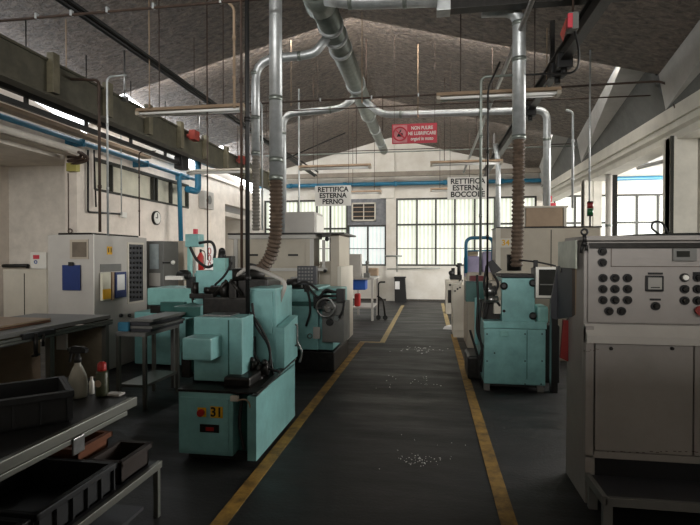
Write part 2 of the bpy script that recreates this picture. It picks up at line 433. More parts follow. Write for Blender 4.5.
# ------------------------------------------------------------------ lighting
def area(name, loc, rot, sx, sy, e, c=(1, 1, 1)):
    l = bpy.data.lights.new(name, 'AREA'); l.shape = 'RECTANGLE'; l.size = sx; l.size_y = sy; l.energy = e; l.color = c
    o = bpy.data.objects.new(name, l); COL.objects.link(o); o.location = loc; o.rotation_euler = rot; return o
P2 = math.pi/2
area('daylight_right_windows', (10.5, 12.6, 2.9), (0, P2, 0), 2.6, 9.6, 2100, (1, .98, .95))
area('daylight_rear_windows', (-1.4, -8.8, 4.1), (P2, 0, 0), 9, 1.7, 1300, (1, .985, .96))
area('daylight_far_windows', (.9, FY-.02, 2.45), (-P2, 0, 0), 0.01, 0.01, 0, (1, 1, 1))
bpy.data.objects.remove(bpy.data.objects['daylight_far_windows'])
wd = bpy.data.worlds.new('world'); SC.world = wd; wd.use_nodes = True
wd.node_tree.nodes['Background'].inputs[0].default_value = (.75, .82, .9, 1); wd.node_tree.nodes['Background'].inputs[1].default_value = .6
SC.view_settings.view_transform = 'Standard'; SC.view_settings.look = 'None'; SC.view_settings.exposure = 0.0; SC.view_settings.gamma = 1
SC.cycles.max_bounces = 8; SC.cycles.diffuse_bounces = 5; SC.cycles.use_denoising = True
try: SC.cycles.denoiser = 'OPENIMAGEDENOISE'
except Exception: pass
# ------------------------------------------------------------------ overhead: rails, ducts, fittings
def rods(mb, pts, r=.008):
    for x, y, z in pts: mb.cyl((x, y, z), (x, y, RZ(x)+.03), r, seg=6)
# green crane beam
olivelt = mat('faded_olive_paint', '6a6450', .55, dirt=.25, scale=6)
g = thing('crane_beam', 'deep olive green crane runway beam with stiffeners hung along the left side of the hall', 'crane beam', (-4.95, 8, 3.69))
MB().box(-4.99, -4.95, -1, 15.5, 3.72, 4.15).build('web', olive, g)
MB().box(-5.06, -4.88, -1, 15.5, 3.69, 3.72).box(-5.02, -4.92, -1, 15.5, 4.15, 4.18).build('flange', olive, g)
for k in range(14):
    y = .2+k*1.13; MB().box(-4.95, -4.85, y, y+.12, 3.74, 4.26, .005).build('stiffener', olivelt, g)
for y in (4.7, 7.5, 10.2, 13.5):
    mb = MB(); mb.cyl((-4.92, y, 4.16), (-4.92, y, RZ(-4.92)+.03), .013, seg=6); mb.box(-4.97, -4.87, y-.04, y+.04, 4.12, 4.2); mb.build('hanger_rod', steel, g)
for i, (x, y) in enumerate(((-4.8, 9.55), (-4.8, 12.2))):
    tag(MB().box(x-.05, x+.08, y, y+.22, 4.02-.05, 4.2-.03, .01).box(x-.12, x-.05, y+.05, y+.15, 4.03, 4.1).build('stop_block', rust),
        ['red end stop clamped to the olive crane beam, nearer of two', 'red end stop clamped to the olive crane beam, farther of two'][i], 'end stop', 'red stops on the crane beam')
# busbar pair below it
g = thing('busbar_rail', 'pair of black conductor rails running below the green crane beam on the left', 'rail', (-5.4, 7, 3.5))
z1 = W(0, 84, X=-5.4).z; z2 = W(0, 97, X=-5.4).z
for z in (z1, z2): MB().box(-5.44, -5.37, -1, 10.2, z-.035, z+.035, .004).build('rail', black, g)
for k in range(6):
    y = 3.6+k*1.2; MB().box(-5.43, -5.38, y, y+.04, z2, z1+.1).cyl((-5.4, y+.02, z1), (-5.4, y+.02, RZ(-5.4)), .008, seg=6).build('bracket', dark, g)
tag(MB().box(-5.5, -5.3, 10.15, 10.45, z2-.12, z1+.12, .02).box(-5.46, -5.34, 10.1, 10.15, z2-.03, z2+.2).cyl((-5.4, 10.3, z1), (-5.4, 10.3, 4.5), .01).build('junction_box', black), 'black feed box at the far end of the black conductor rails', 'box')
# diagonal conduits along Y
def yrail(name, X, Z, y0, y1, r, m, label, cat, gap=0, rodys=()):
    g = thing(name, label, cat, (X, (y0+y1)/2, Z))
    mb = MB(); mb.cyl((X, y0, Z), (X, y1, Z), r, seg=10); mb.build('pipe', m, g)
    if gap: MB().cyl((X+gap, y0, Z+.01), (X+gap, y1, Z+.01), r*.7, seg=8).build('pipe', m, g)
    for y in rodys:
        MB().cyl((X, y, Z), (X, y, RZ(X)+.02), .007, seg=6).build('hanger_rod', brown, g)
    return g
yrail('conduit_pipe', -3.86, 4.3, -1, 16.5, .033, black, 'black twin pipes running lengthwise under the left roof slope', 'pipe', .08, (3.2, 7.8, 11.5))
yrail('conduit_pipe', 1.06, 4.3, -1, 16.5, .03, steel, 'thin grey pipe running lengthwise beside the dark right rail', 'pipe', 0, (5, 9, 12))
g = thing('hoist_rail', 'dark steel hoist rail running lengthwise under the right roof slope', 'rail', (1.76, 6, 4.25))
MB().box(1.745, 1.775, -1, 16.8, 4.2, 4.4).box(1.7, 1.82, -1, 16.8, 4.19, 4.21).box(1.7, 1.82, -1, 16.8, 4.39, 4.41).build('beam', dark, g)
for y in (2.2, 5.4, 7.7, 10.6, 14.5): MB().box(1.73, 1.79, y, y+.06, 4.4, RZ(1.76)+.03).build('bracket', dark, g)
for y in (4.8, 7.0, 7.35, 9.3): MB().box(1.66, 1.86, y, y+.14, 4.1, 4.3, .02).cyl((1.76, y+.07, 4.1), (1.76, y+.07, 4.02), .04).build('trolley', black, g)
g = thing('switch_box', 'red and grey switch box hung near the right hoist rail', 'switch box', (1.4, 5.2, 3.85))
MB().pbox(569, 12, 579, 28, 5.2, .12).build('housing', midgrey, g)
MB().pbox(568, 13, 573, 27, 5.17, .03).build('cover', signred, g)
a = W(561, 40, Y=5.2); MB().poly([W(566, 18, Y=5.25), W(569, 18, Y=5.25), W(563, 42, Y=5.3), W(560, 34, Y=5.3), W(566, 18, Y=5.27), W(569, 18, Y=5.27), W(563, 42, Y=5.32), W(560, 34, Y=5.32)], [(0, 1, 2, 3), (4, 5, 6, 7), (0, 1, 5, 4), (1, 2, 6, 5), (2, 3, 7, 6), (3, 0, 4, 7)]).build('bracket', rust, g)
MB().smoothtube([W(574, 28, Y=5.25), W(579, 55, Y=5.5), W(573, 72, Y=5.9), W(545, 74, Y=6.2), W(520, 75, Y=6.3)], .012).build('cable', black, g)
p = W(573, 12, Y=5.25); MB().cyl(p, (p.x, p.y, RZ(p.x)+.02), .01).build('hanger_rod', brown, g)

# crosswise conduits
def xpipe(name, pts, r, m, label, cat='pipe', clamps=()):
    g = thing(name, label, cat, V(pts[0]))
    MB().tube(pts, r, .05).build('pipe', m, g)
    for p in clamps: MB().box(p[0]-.012, p[0]+.012, p[1]-.02, p[1]+.02, p[2]-.022, p[2]+.035, .005).build('clamp', galv, g)
    return g
xpipe('ceiling_conduit', [(-6.3, 4.6, 4.05), (-.9, 4.6, 4.05), (1.4, 4.6, 4.05)], .014, brown, 'thin rusty conduit with clamps crossing the nearest roof bay', 'conduit', [(x, 4.6, 4.06) for x in (-4.6, -4.0, -3.6, -3.2, -2.7, -2.0, -1.2)])
xpipe('ceiling_conduit', [(-4.9, 8.6, 4.33), (0, 8.6, 4.33), (3.56, 8.6, 4.36), (3.7, 8.6, 4.3), (3.76, 8.5, 3.9)], .018, brown, 'brown conduit crossing the hall at the first roof joint', 'conduit', [(x, 8.6, 4.33) for x in (-1.9, -1.0, -.2, .5)])
xpipe('ceiling_conduit', [(-4.9, 9.0, 4.3), (.4, 9.0, 4.28), (3.6, 9.0, 4.26)], .012, brown, 'thin brown conduit crossing just behind the one at the first roof joint', 'conduit')
a, b = W(401, 152, Y=13.35), W(500, 149, Y=13.35)
xpipe('ceiling_conduit', [(-4.5, 13.3, a.z), (3.6, 13.3, a.z)], .016, galvd, 'grey conduit crossing the hall below the duct end', 'conduit')
xpipe('ceiling_conduit', [(-5.5, 13.6, a.z+.12), (3.6, 13.6, a.z+.12)], .012, brown, 'brown conduit crossing the hall just above the grey one below the duct end', 'conduit')
tag(MB().tube([W(658, 70, Y=8.72), (3.66, 9.2, 4.33), W(598, 158, Y=13.1)], .02).build('cable_run', black), 'black cable running along the grey roof flank at the upper right', 'cable')
# truss tie rods at left background
tag(MB().cyl(W(234, 120, Y=9.2), W(318, 172, Y=12.0), .018).cyl(W(272, 165, Y=12), W(345, 133, Y=13.3), .016).build('brace_rod', dark), 'thin crossed dark brace rods under the roof left of the main duct', 'brace rod')
# long tan cross beam and blue pipes at far wall
tag(MB().box(-6.2, 3.7, 17.2, 17.32, 4.34, 4.5, .01).build('cross_beam', mat('grey_brown_paint', '80776a', .6, dirt=.2)), 'tan steel cross beam high in front of the far wall', 'beam')
g = thing('blue_pipe', 'blue compressed air main running high along the far wall', 'pipe', (-1, 17.6, 4.1))
MB().cyl((-6.3, 17.6, 4.14), (9.5, 17.6, 4.14), .07).build('pipe', bluep, g)
for x in (-5, -3, -1.2, .5, 2.4, 5.5, 8): MB().cyl((x-.06, 17.6, 4.14), (x+.06, 17.6, 4.14), .088).box(x-.015, x+.015, 17.6, 17.9, 4.12, 4.16).build('coupling', bluep, g)
g = thing('blue_pipe', 'blue compressed air pipe running along the upper left wall', 'pipe', (-6.3, 9, 3.65))
zb = 3.66
MB().cyl((-6.25, -1, zb), (-6.25, 12.6, zb), .045).build('pipe', bluep, g)
for y in (6.2, 8.2, 10.3, 12.2): MB().box(-6.57, -6.2, y, y+.05, zb-.07, zb+.06).build('bracket', bluep, g)
g = thing('blue_pipe', 'blue drop pipe with valve bends on the left wall beside the speaker', 'pipe', (-6.1, 12.3, 1.5))
p = W(181, 178, X=-6.2)
MB().tube([(-6.25, 12.3, zb), (-6.25, p.y, zb), (-6.2, p.y, 1.6)], .06, .1).build('pipe', bluep, g)
q = W(198, 152, X=-6.1); q2 = W(198, 192, X=-6.1)
MB().tube([(-6.1, q.y-1.3, 4.2), (-6.1, q.y, 4.2), (-6.1, q.y, q2.z), (-6.1, q.y-.6, q2.z)], .085, .18).build('bend', bluep, g)
MB().box(-6.2, -5.6, 12.0, 13.6, 4.12, 4.26).build('header', bluep, g)
MB().tube([(-5.9, 13.2, 4.2), (-5.5, 15, 4.15), (-5.5, 17.5, 4.15)], .07, .2).build('header', bluep, g)
# white + tan services on left wall
tag(MB().cyl((-6.3, -1, 3.5), (-6.3, 8.2, 3.5), .06).build('wall_pipe', plaster2), 'thick whitish pipe running below the blue pipe on the near left wall', 'pipe')
tag(MB().box(-6.5, -6.3, -1, 10.6, 3.82, 3.88).build('cable_tray', tan), 'slim tan cable tray just above the blue pipe on the near left wall', 'cable tray')
g = thing('conduit_bundle', 'dark curved conduits ending in a yellow junction box at the left pillar corner', 'conduit', (-6.5, 8.4, 3.1))
for k in range(3):
    p0 = W(80+3*k, 152+2*k, Y=8.3); p1 = W(68, 157+4*k, Y=8.42)
    MB().smoothtube([(-6.3, 8.0, 3.55-.02*k), p0, p0+V((-.05, .05, -.08)), p1], .028).build('pipe', brown, g)
MB().pbox(66, 163, 76, 171, 8.38, .11).build('junction_box', mat('yellowish_box', 'b4ac5e', .5), g)
p = W(68, 173, Y=8.48); MB().cyl(p, (p.x, p.y, W(68, 231, Y=8.48).z), .008, seg=6).torus(W(70, 231, Y=8.46), .04, .01).build('cable', brown, g)
# conduits on left wall beside windows
g = thing('wall_conduit', 'dark conduit loop with socket on the left wall below the high windows', 'conduit', (-6.5, 9, 2.3))
MB().tube([W(88, 150, X=-6.52), W(88, 212, X=-6.52), W(120, 214, X=-6.52)], .02, .05).tube([W(94, 150, X=-6.5), W(96, 207, X=-6.5)], .015).build('pipe', dark, g)
c = W(124, 215, X=-6.5); MB().box(c.x-.06, c.x+.02, c.y-.08, c.y+.08, c.z-.06, c.z+.06, .01).build('socket', white, g)
c = W(156, 218, X=-6.55)
g = thing('wall_clock', 'small round white wall clock with dark rim on the left wall', 'clock', (c.x, c.y, c.z-.16))
MB().cyl((LX-.0, c.y, c.z), (LX+.05, c.y, c.z), .17, seg=24).build('case', dark, g)
MB().cyl((LX+.05, c.y, c.z), (LX+.06, c.y, c.z), .14, seg=24).build('dial', white, g)
MB().box(LX+.06, LX+.068, c.y-.01, c.y+.01, c.z, c.z+.11).box(LX+.06, LX+.068, c.y-.08, c.y, c.z-.01, c.z+.01).build('hand', black, g)
c = W(207, 200, X=-6.45)
g = thing('wall_speaker', 'pale box loudspeaker fixed high on the left wall pier', 'speaker', (c.x, c.y, c.z-.25))
MB().box(LX+.005, LX+.2, c.y-.3, c.y+.3, c.z-.27, c.z+.24, .02).build('cabinet', greyen, g)
MB().cyl((LX+.2, c.y, c.z), (LX+.21, c.y, c.z), .13).build('cone', midgrey, g)

# drop conduits (vertical)
def drop(x, Y, y0, y1, r, m, label, top=True, bendpx=None, name='drop_conduit'):
    a = W(x, y0, Y=Y); b = W(x, y1, Y=Y); z0 = a.z
    if top: z0 = RZ(a.x)+.02
    g = thing(name, label, 'conduit', (a.x, Y, b.z))
    pts = [(a.x, Y, z0), (a.x, Y, b.z)]
    if bendpx: pts = [tuple(W(bendpx[0], bendpx[1], Y=Y))]+[(a.x, Y, a.z)]+[(a.x, Y, b.z)]
    MB().tube(pts, r, .08).build('pipe', m, g)
    for t in (.3, .7): MB().cyl((a.x, Y, b.z+(a.z-b.z)*t-.02), (a.x, Y, b.z+(a.z-b.z)*t+.02), r*1.35).build('collar', m, g)
    return g
drop(241, 4.25, 0, 268, .013, brown, 'thin brown conduit dropping to the nearest teal machine, left of the black one')
drop(247, 4.25, 0, 396, .021, black, 'thick black conduit dropping from the roof to the nearest teal machine')
drop(99, 6.3, 80, 232, .02, brown, 'brown bent conduit rising from the numbered cabinet', False, (55, 79))
drop(107, 6.3, 77, 236, .014, galv, 'grey bent conduit rising from the numbered cabinet', False, (126, 75))
drop(121, 9.5, 130, 214, .012, galv, 'thin grey conduit dropping past the high left windows', False, (136, 129))
drop(139, 9.8, 152, 236, .014, brown, 'brown conduit bent over at the top left of the wall clock', False, (156, 151))
drop(481, 6.3, 77, 275, .016, galvd, 'grey conduit with a bend dropping behind the right teal machine', False, (518, 75))
drop(488, 6.0, 88, 300, .012, dark, 'thin dark conduit dropping between the bent grey conduit and the right ribbed hose', False, (500, 62))
drop(573, 9, 112, 208, .02, galv, 'grey conduit with a bend rising behind the air unit on the cabinet marked 34', False, (566, 110))
drop(590, 8.4, 94, 203, .014, galv, 'thin bright conduit dropping above the signal light', True)
drop(207, 6.5, 60, 260, .01, brown, 'thin brown cable conduit dropping near the left blue drop pipe', True)
drop(234, 5.5, 8, 108, .016, tan, 'tan conduit dropping to the end of the nearest left light fitting', False, (228, 2))
drop(262, 7.5, 105, 230, .014, galv, 'pale thin conduit between the thin and the thick left ducts', False, (258, 100))
drop(299, 11.2, 170, 260, .02, galv, 'grey conduit dropping behind the beige enclosure near the left hanging sign', True)

# galvanised ventilation ducts
def duct(label, pts, r, collars, hose=None, hr=None, hm=None, bend=.25, m=None, hpitch=.05):
    m = m or galv
    g = thing('ventilation_duct', label, 'duct', V(pts[-1]))
    MB().tube(pts, r, bend, 20).build('pipe', m, g)
    for p, d in collars:
        p, d = V(p), V(d).normalized(); MB().cyl(p-d*.025, p+d*.025, r*1.08, seg=20).build('collar', galvd, g)
    if hose: MB().hose(hose, hr, hpitch).build('flexible_hose', hm, g)
    return g
zc = lambda px, y, Y: W(px, y, Y=Y).z
g = thing('ventilation_duct', 'large round galvanised main duct running lengthwise under the roof ridge', 'duct', (-1.38, 10, 4.6))
MB().sweep([(-1.38, 6.0, 4.86), (-1.38, 8.2, 4.84), (-1.38, 11.4, 4.8), (-1.38, 11.6, 4.8), (-1.38, 15.1, 4.78)], [.17, .17, .16, .13, .12], 24).build('pipe', galvd, g)
for y in (6.9, 7.25, 7.7, 9.3, 11.3, 12.6, 14): MB().cyl((-1.38, y-.03, 4.84-(y-6)*.007), (-1.38, y+.03, 4.84-(y-6)*.007), .185 if y < 10 else .172 if y < 11.5 else .14, seg=24).build('collar', galv, g)
for y in (6.6, 9.6, 13): MB().cyl((-1.22, y, 4.84), (-1.22, y, RZ(-1.22)+.02), .01).build('hanger_rod', brown, g)
MB().cyl((-1.38, 6.3, 4.8), (-1.38, 6.0, 4.86), .2).sweep([(-1.38, 6.0, 4.86), (-1.25, 5.85, 4.87), (-1.0, 5.8, 4.8)], [.17, .15, .13], 16).build('elbow', galvd, g)
e = 6.0
duct('round branch duct crossing right from the main duct to the grey box beam', [(-1.25, 5.95, 4.72), (-.9, 5.95, 4.65), (.08, 5.95, 4.6)], .095, [((-.95, 5.95, 4.66), (1, 0, 0)), ((-.3, 5.95, 4.62), (1, 0, 0))])
a = W(440, 6, Y=6.1)
g = thing('box_duct', 'dark rectangular box beam carrying the branch duct at the top right', 'beam', (a.x, 6.1, a.z))
MB().box(a.x, 2.3, 6.0, 6.15, a.z-.09, a.z+.14, .005).build('beam', dark, g)
MB().box(a.x-.04, a.x+.12, 5.97, 6.16, a.z-.11, a.z+.04, .005).build('end_plate', galv, g)
MB().cyl((.35, 6.08, a.z), (.35, 6.08, RZ(.35)+.02), .012).cyl((1.9, 6.08, a.z), (1.9, 6.08, RZ(1.9)+.02), .012).build('hanger_rod', brown, g)
# right vertical duct
x5, y5 = 1.055, 6.3
h0 = zc(518, 140, y5)
duct('galvanised duct with elbow and brown ribbed hose dropping onto the right teal machine',
     [(.62, y5, zc(500, 12, y5)+.03), (x5, y5, zc(515, 10, y5)), (x5, y5, h0)], .078,
     [((x5, y5, zc(518, 24, y5)), (0, 0, 1)), ((x5, y5, zc(518, 60, y5)), (0, 0, 1)), ((x5, y5, h0+.03), (0, 0, 1))],
     [(x5, y5, h0+.02), (x5, y5, 2.6), (x5-.01, y5, 1.9), (x5-.02, y5, 1.45)], .078, hosebrown, bend=.2)
# near left vertical duct
xl, yl = -1.545, 4.9
h0 = zc(275, 180, yl)
duct('thick galvanised duct with brown ribbed hose dropping to the nearest teal machine',
     [(xl, yl, RZ(xl)+.02), (xl, yl, h0)], .066, [((xl, yl, zc(275, 99, yl)), (0, 0, 1)), ((xl, yl, h0+.02), (0, 0, 1)), ((xl, yl, zc(275, 160, yl)), (0, 0, 1))],
     [(xl, yl, h0+.03), (xl, yl, 2.0), (xl-.015, yl, 1.75), (xl-.08, yl+.02, 1.57), (xl-.2, yl+.05, 1.43)], .072, hosebrown, hpitch=.04)
# thin left duct
xt, yt = -2.51, 7.0
duct('thin galvanised duct with grey ribbed hose behind the thick left duct',
     [(-1.45, yt, 4.7), (-1.62, yt, 4.5), (-1.8, yt, 4.47), (xt, yt, 4.45), (xt, yt, zc(257, 156, yt))], .062,
     [((xt, yt, 4.25), (0, 0, 1)), ((-1.85, yt, 4.47), (1, 0, 0)), ((xt, yt, zc(257, 153, yt)), (0, 0, 1)), ((xt, yt, zc(257, 118, yt)), (0, 0, 1))],
     [(xt, yt, zc(257, 155, yt)), (xt, yt, 2.7), (xt, yt, 2.3), (xt, yt, 1.95)], .06, hosegrey, bend=.3)
# mid pair
duct('slim galvanised duct branching left from the main duct and dropping behind the thick left duct',
     [(-1.4, 9.6, 4.7), (-1.7, 9.5, 4.43), (-2.85, 9.5, 4.38), (-2.85, 9.5, 2.0)], .065, [((-1.9, 9.5, 4.42), (1, 0, 0)), ((-2.85, 9.5, 4.0), (0, 0, 1))], bend=.25)
duct('slim galvanised duct branching right from the main duct and dropping behind the right duct',
     [(-1.36, 9.9, 4.75), (-.95, 9.7, 4.35), (-.55, 9.5, 4.27), (2.08, 9.5, 4.24), (2.08, 9.5, 2.3)], .065, [((-.55, 9.5, 4.27), (1, 0, 0)), ((.9, 9.5, 4.25), (1, 0, 0)), ((2.08, 9.5, 3.7), (0, 0, 1))], bend=.2)
duct('vertical grey duct dropping at the far end behind the ESTERNA BOCCOLE sign', [(1.55, 12.5, 4.3), (1.62, 12.5, 3.9), (1.62, 12.5, 1.8)], .06, [((1.62, 12.5, 3.3), (0, 0, 1))])
duct('grey downpipe standing beside the far right column', [(4.02, 12.2, 3.5), (4.02, 12.2, .02)], .07, [((4.02, 12.2, 2.3), (0, 0, 1))], m=greyen)
tag(MB().box(4.1, 4.24, 12.3, 12.45, 0, 3.5, .01).build('steel_post', dark), 'black steel post beside the far right column', 'post')

# light fittings
def fitting(x0, x1, Y, Z, label, tray=tan, wires=True):
    g = thing('light_fitting', label, 'light fitting', ((x0+x1)/2, Y, Z), 'fluorescent light fittings')
    MB().prism([(Y-.1, Z+.05), (Y-.06, Z+.1), (Y+.06, Z+.1), (Y+.1, Z+.05)], 'x', x0, x1).build('reflector', tray, g)
    MB().cyl((x0+.05, Y-.05, Z+.025), (x1-.05, Y-.05, Z+.025), .019).build('tube', tubem, g)
    MB().cyl((x0+.05, Y+.05, Z+.025), (x1-.05, Y+.05, Z+.025), .019).build('tube', tubem, g)
    for x in (x0, x1-.05): MB().box(x, x+.05, Y-.09, Y+.09, Z, Z+.05, .005).build('end_cap', beige, g)
    for t in (.2, .8):
        x = x0+(x1-x0)*t; MB().cyl((x, Y, Z+.09), (x, Y, RZ(x)+.02), .008, seg=6).build('hanger_rod', brown, g)
    return g
fitting(-4.05, -2.48, 6.5, 3.56, 'tan light fitting hung at the left in the nearest row')
fitting(.08, 1.62, 6.7, 3.63, 'tan light fitting with pale tubes hung at the right in the nearest row')
fitting(-5.5, -4.0, 10.8, 3.48, 'light fitting hung left over the blue pipes in the middle row', beigelt)
fitting(-2.87, -1.27, 10.8, 3.5, 'light fitting hung in the centre left above the RETTIFICA ESTERNA PERNO sign')
fitting(0, 1.5, 10.9, 3.53, 'light fitting hung in the centre right above the RETTIFICA ESTERNA BOCCOLE sign')
fitting(-2.5, -1.42, 14.8, 3.45, 'light fitting hung in the farthest row left of the duct end')
fitting(0, 1.4, 14.8, 3.48, 'light fitting hung in the farthest row behind the right hanging sign')
# extra hanger rods seen against the roof
for x, y, Y, y2, lb in ((468, 55, 6.6, 0, ''),):
    pass
def rod(px, Y, y0, y1, label):
    a = W(px, y0, Y=Y); b = W(px, y1, Y=Y)
    tag(MB().cyl((a.x, Y, max(a.z, RZ(a.x)+.01)), (a.x, Y, b.z), .008, seg=6).cyl((a.x, Y, b.z), (a.x, Y, b.z+.05), .016, seg=6).build('hanging_rod', tan), label, 'rod')
rod(362, 8.5, 15, 103, 'thin rod hanging beside the main duct right of its first collars')
rod(418, 9.4, 58, 118, 'thin rod hanging above the red warning sign')
rod(291, 8.9, 50, 106, 'thin rod hanging between the thick left duct and the main duct')
rod(149, 6.4, 10, 108, 'thin rod hanging above the left end of the nearest left light fitting')
rod(66, 6.3, 30, 75, 'thin rod ending in a pale block above the olive crane beam')
rod(547, 8, 20, 90, 'thin rod hanging near the right hoist rail')

# signs
def hsign(x0, y0, x1, y1, Y, lines, label, ang=0):
    a, b = W(x0, y0, Y=Y), W(x1, y1, Y=Y)
    g = thing('hanging_sign', label, 'sign', ((a.x+b.x)/2, Y, b.z))
    MB().box(a.x, b.x, Y, Y+.015, b.z, a.z, .003).build('board', white, g)
    n = len(lines); h = (a.z-b.z)
    for i, t in enumerate(lines):
        text_mesh('lettering', t, h*.34, ((a.x+b.x)/2, Y-.004, a.z-h*(.2+.3*i)), black, g, bold=.004, sx=.98)
    for x in (a.x+.05, b.x-.05): MB().cyl((x, Y+.008, a.z), (x, Y+.008, RZ(x)+.02), .004, seg=6).build('hanger_wire', brown, g)
hsign(315, 186, 351, 205.5, 10, ['RETTIFICA', 'ESTERNA', 'PERNO'], 'white hanging sign reading RETTIFICA ESTERNA PERNO')
hsign(447.5, 177.5, 488, 198.5, 10, ['RETTIFICA', 'ESTERNA', 'BOCCOLE'], 'white hanging sign reading RETTIFICA ESTERNA BOCCOLE')
a, b = W(392, 124.5, Y=9.2), W(437, 142.5, Y=9.2)
g = thing('hanging_sign', 'red hanging warning sign with prohibition symbol NON PULIRE NE LUBRIFICARE organi in moto', 'sign', ((a.x+b.x)/2, 9.2, b.z))
MB().box(a.x, b.x, 9.2, 9.215, b.z, a.z, .003).build('board', signred, g)
h = a.z-b.z; wdt = b.x-a.x
MB().box(a.x+.02, a.x+wdt*.34, 9.195, 9.2, b.z+.02, a.z-.02).build('symbol_panel', mat('pale_pink_print', 'd98d90', .6), g)
cx = a.x+wdt*.18; cz = (a.z+b.z)/2
mb = MB(); mb.torus((cx, 9.19, cz), h*.34, .014)
mb.cyl((cx-h*.25, 9.19, cz+h*.25), (cx+h*.25, 9.19, cz-h*.25), .012); mb.build('prohibition_ring', signred, g)
MB().box(cx-.03, cx+.05, 9.19, 9.196, cz-.05, cz+.01).cyl((cx-.05, 9.19, cz-.05), (cx+.02, 9.19, cz+.07), .01).build('symbol', black, g)
for i, t in enumerate(['NON PULIRE', 'NE LUBRIFICARE', 'organi in moto']):
    text_mesh('lettering', t, .085, (a.x+wdt*.67, 9.19, a.z-h*(.24+.27*i)), white, g, sx=.8, bold=.002)
for x in (a.x+.04, b.x-.04): MB().cyl((x, 9.208, a.z), (x, 9.208, RZ(x)+.02), .004, seg=6).build('hanger_wire', brown, g)

# ------------------------------------------------------------------ far wall items
g = thing('waste_bin', 'black floor bin with white label standing against the far wall', 'bin', (-1.02, 17.6, 0))
x0, x1 = -1.24, -.83
MB().poly([(x0+.03, 17.4, 0), (x1+.02, 17.4, 0), (x1+.02, 17.75, 0), (x0+.03, 17.75, 0), (x0+.02, 17.4, .83), (x1-.03, 17.4, .83), (x1-.03, 17.75, .83), (x0+.02, 17.75, .83)], [(0, 1, 2, 3), (4, 5, 6, 7), (0, 1, 5, 4), (1, 2, 6, 5), (2, 3, 7, 6), (3, 0, 4, 7)]).build('body', black, g)
MB().box(x0, x1, 17.38, 17.77, .83, .88, .015).build('lid', black, g)
MB().box(x0+.04, x0+.2, 17.385, 17.4, .45, .72).build('label_sheet', paper, g)
tag(MB().cyl(W(385, 256, Y=17.84), W(402, 256, Y=17.84), .03).cyl(W(387, 269, Y=17.84), W(440, 268, Y=17.84), .018).cyl(W(397, 256, Y=17.84), W(397, 272, Y=17.84), .018).build('wall_conduit', galvd), 'grey conduit on the far wall pier above the bin', 'conduit')
g = thing('extinguisher_sign', 'small red fire sign with white disc on the far right side', 'sign', (2.66, 12, 2.7))
MB().pbox(545, 196, 552, 202, 12, .03).pbox(546, 203, 556, 208, 12, .03).build('plate', signred, g)
c = W(548.5, 199.5, Y=11.99); MB().cyl(c, c+V((0, -.01, 0)), .05).build('disc', white, g)
MB().cyl(W(549, 196, Y=12.02), W(549, 180, Y=12.02), .01).cyl(W(549, 208, Y=12.02), (W(549, 208, Y=12.02).x, 12.02, 0), .02).build('post', dark, g)

g = thing('floodlight', 'small silver flood lamp hung under a dark rail in the right nave', 'lamp', W(645, 162, Y=12))
MB().pbox(641, 156, 650, 164, 12, .2, .02).build('housing', galv, g)
MB().cyl(W(638, 168, Y=12), W(700, 152, Y=9), .04).build('rail', dark, g)
c = W(645, 160, Y=12.05); MB().cyl((c.x, c.y, c.z), (c.x, c.y, 4.56), .02).build('hanger_rod', dark, g)

# work table at far left of the aisle
g = thing('work_table', 'light steel work table with blue shelf beside the beige enclosure at the aisle', 'table', (-1.9, 12.5, 0))
ty = 12.2
zt = W(360, 278, Y=ty).z
xa, xb = W(349, 278, Y=ty).x, W(374, 278, Y=ty).x
MB().box(xa, xb, ty, ty+1.3, zt-.04, zt, .005).build('tabletop', greyen, g)
for x in (xa+.05, xb-.05):
    for y in (ty+.05, ty+1.25): MB().box(x-.025, x+.025, y-.025, y+.025, 0, zt-.04).build('leg', greyen, g)
MB().box(xa+.05, xb-.05, ty+.05, ty+1.25, .3, .33).build('shelf', greyen, g)
zz = W(352, 286, Y=ty).z
tag(MB().box(xa+.02, xa+.4, ty+.05, ty+.5, zz-.1, zt-.05, .02).build('storage_bin', bluebin), 'blue bin under the top of the light steel work table', 'bin')
tag(MB().box(xa-.12, xa+.28, ty+.1, ty+.35, zt+.002, W(350, 254, Y=ty).z, .01).build('control_box', greyen), 'grey control box standing on the light steel work table', 'box')
tag(MB().box(xa+.35, xa+.5, ty+.1, ty+.25, zt+.002, zt+.12, .01).cyl((xa+.43, ty+.2, zt+.12), (xa+.43, ty+.2, zt+.35), .03).ball((xa+.43, ty+.2, zt+.38), .05).build('small_grinder', midgrey), 'small grey bench tool standing on the light steel work table', 'tool')
tag(MB().box(xa+.1, xa+.24, ty+.2, ty+.4, .332, .66, .04).build('cloth_bundle', red), 'red cloth bundle on the lower shelf of the light steel work table', 'cloth')
tag(MB().pbox(368, 268, 378, 276, ty+.3, .2, .03).build('parts_tray', tan), 'small tan tray at the right end of the light steel work table', 'tray')
g = thing('hand_trolley', 'dark spindly trolley standing at the right of the light steel work table', 'trolley', (xb+.15, ty+.3, 0))
mb = MB(); mb.tube([(xb+.08, ty+.3, .1), (xb+.08, ty+.3, .95), (xb+.25, ty+.3, .95)], .02).tube([(xb+.25, ty+.3, .08), (xb+.2, ty+.3, .5), (xb+.05, ty+.3, .6)], .025).build('frame', dark, g)
for x in (xb+.08, xb+.25): MB().cyl((x, ty+.28, .06), (x, ty+.32, .06), .06).build('wheel', black, g)
# ------------------------------------------------------------------ helpers for machine parts
def knob(c, r, l=.035, m=None, parent=None, name='knob'):
    MB().cyl(c, V(c)+V((0, -l, 0)), r, r*.85, 14).build(name, m or black, parent)
def bolts(mb, pts, r=.009):
    for p in pts: mb.cyl(p, V(p)+V((0, -.006, 0)), r, seg=8)

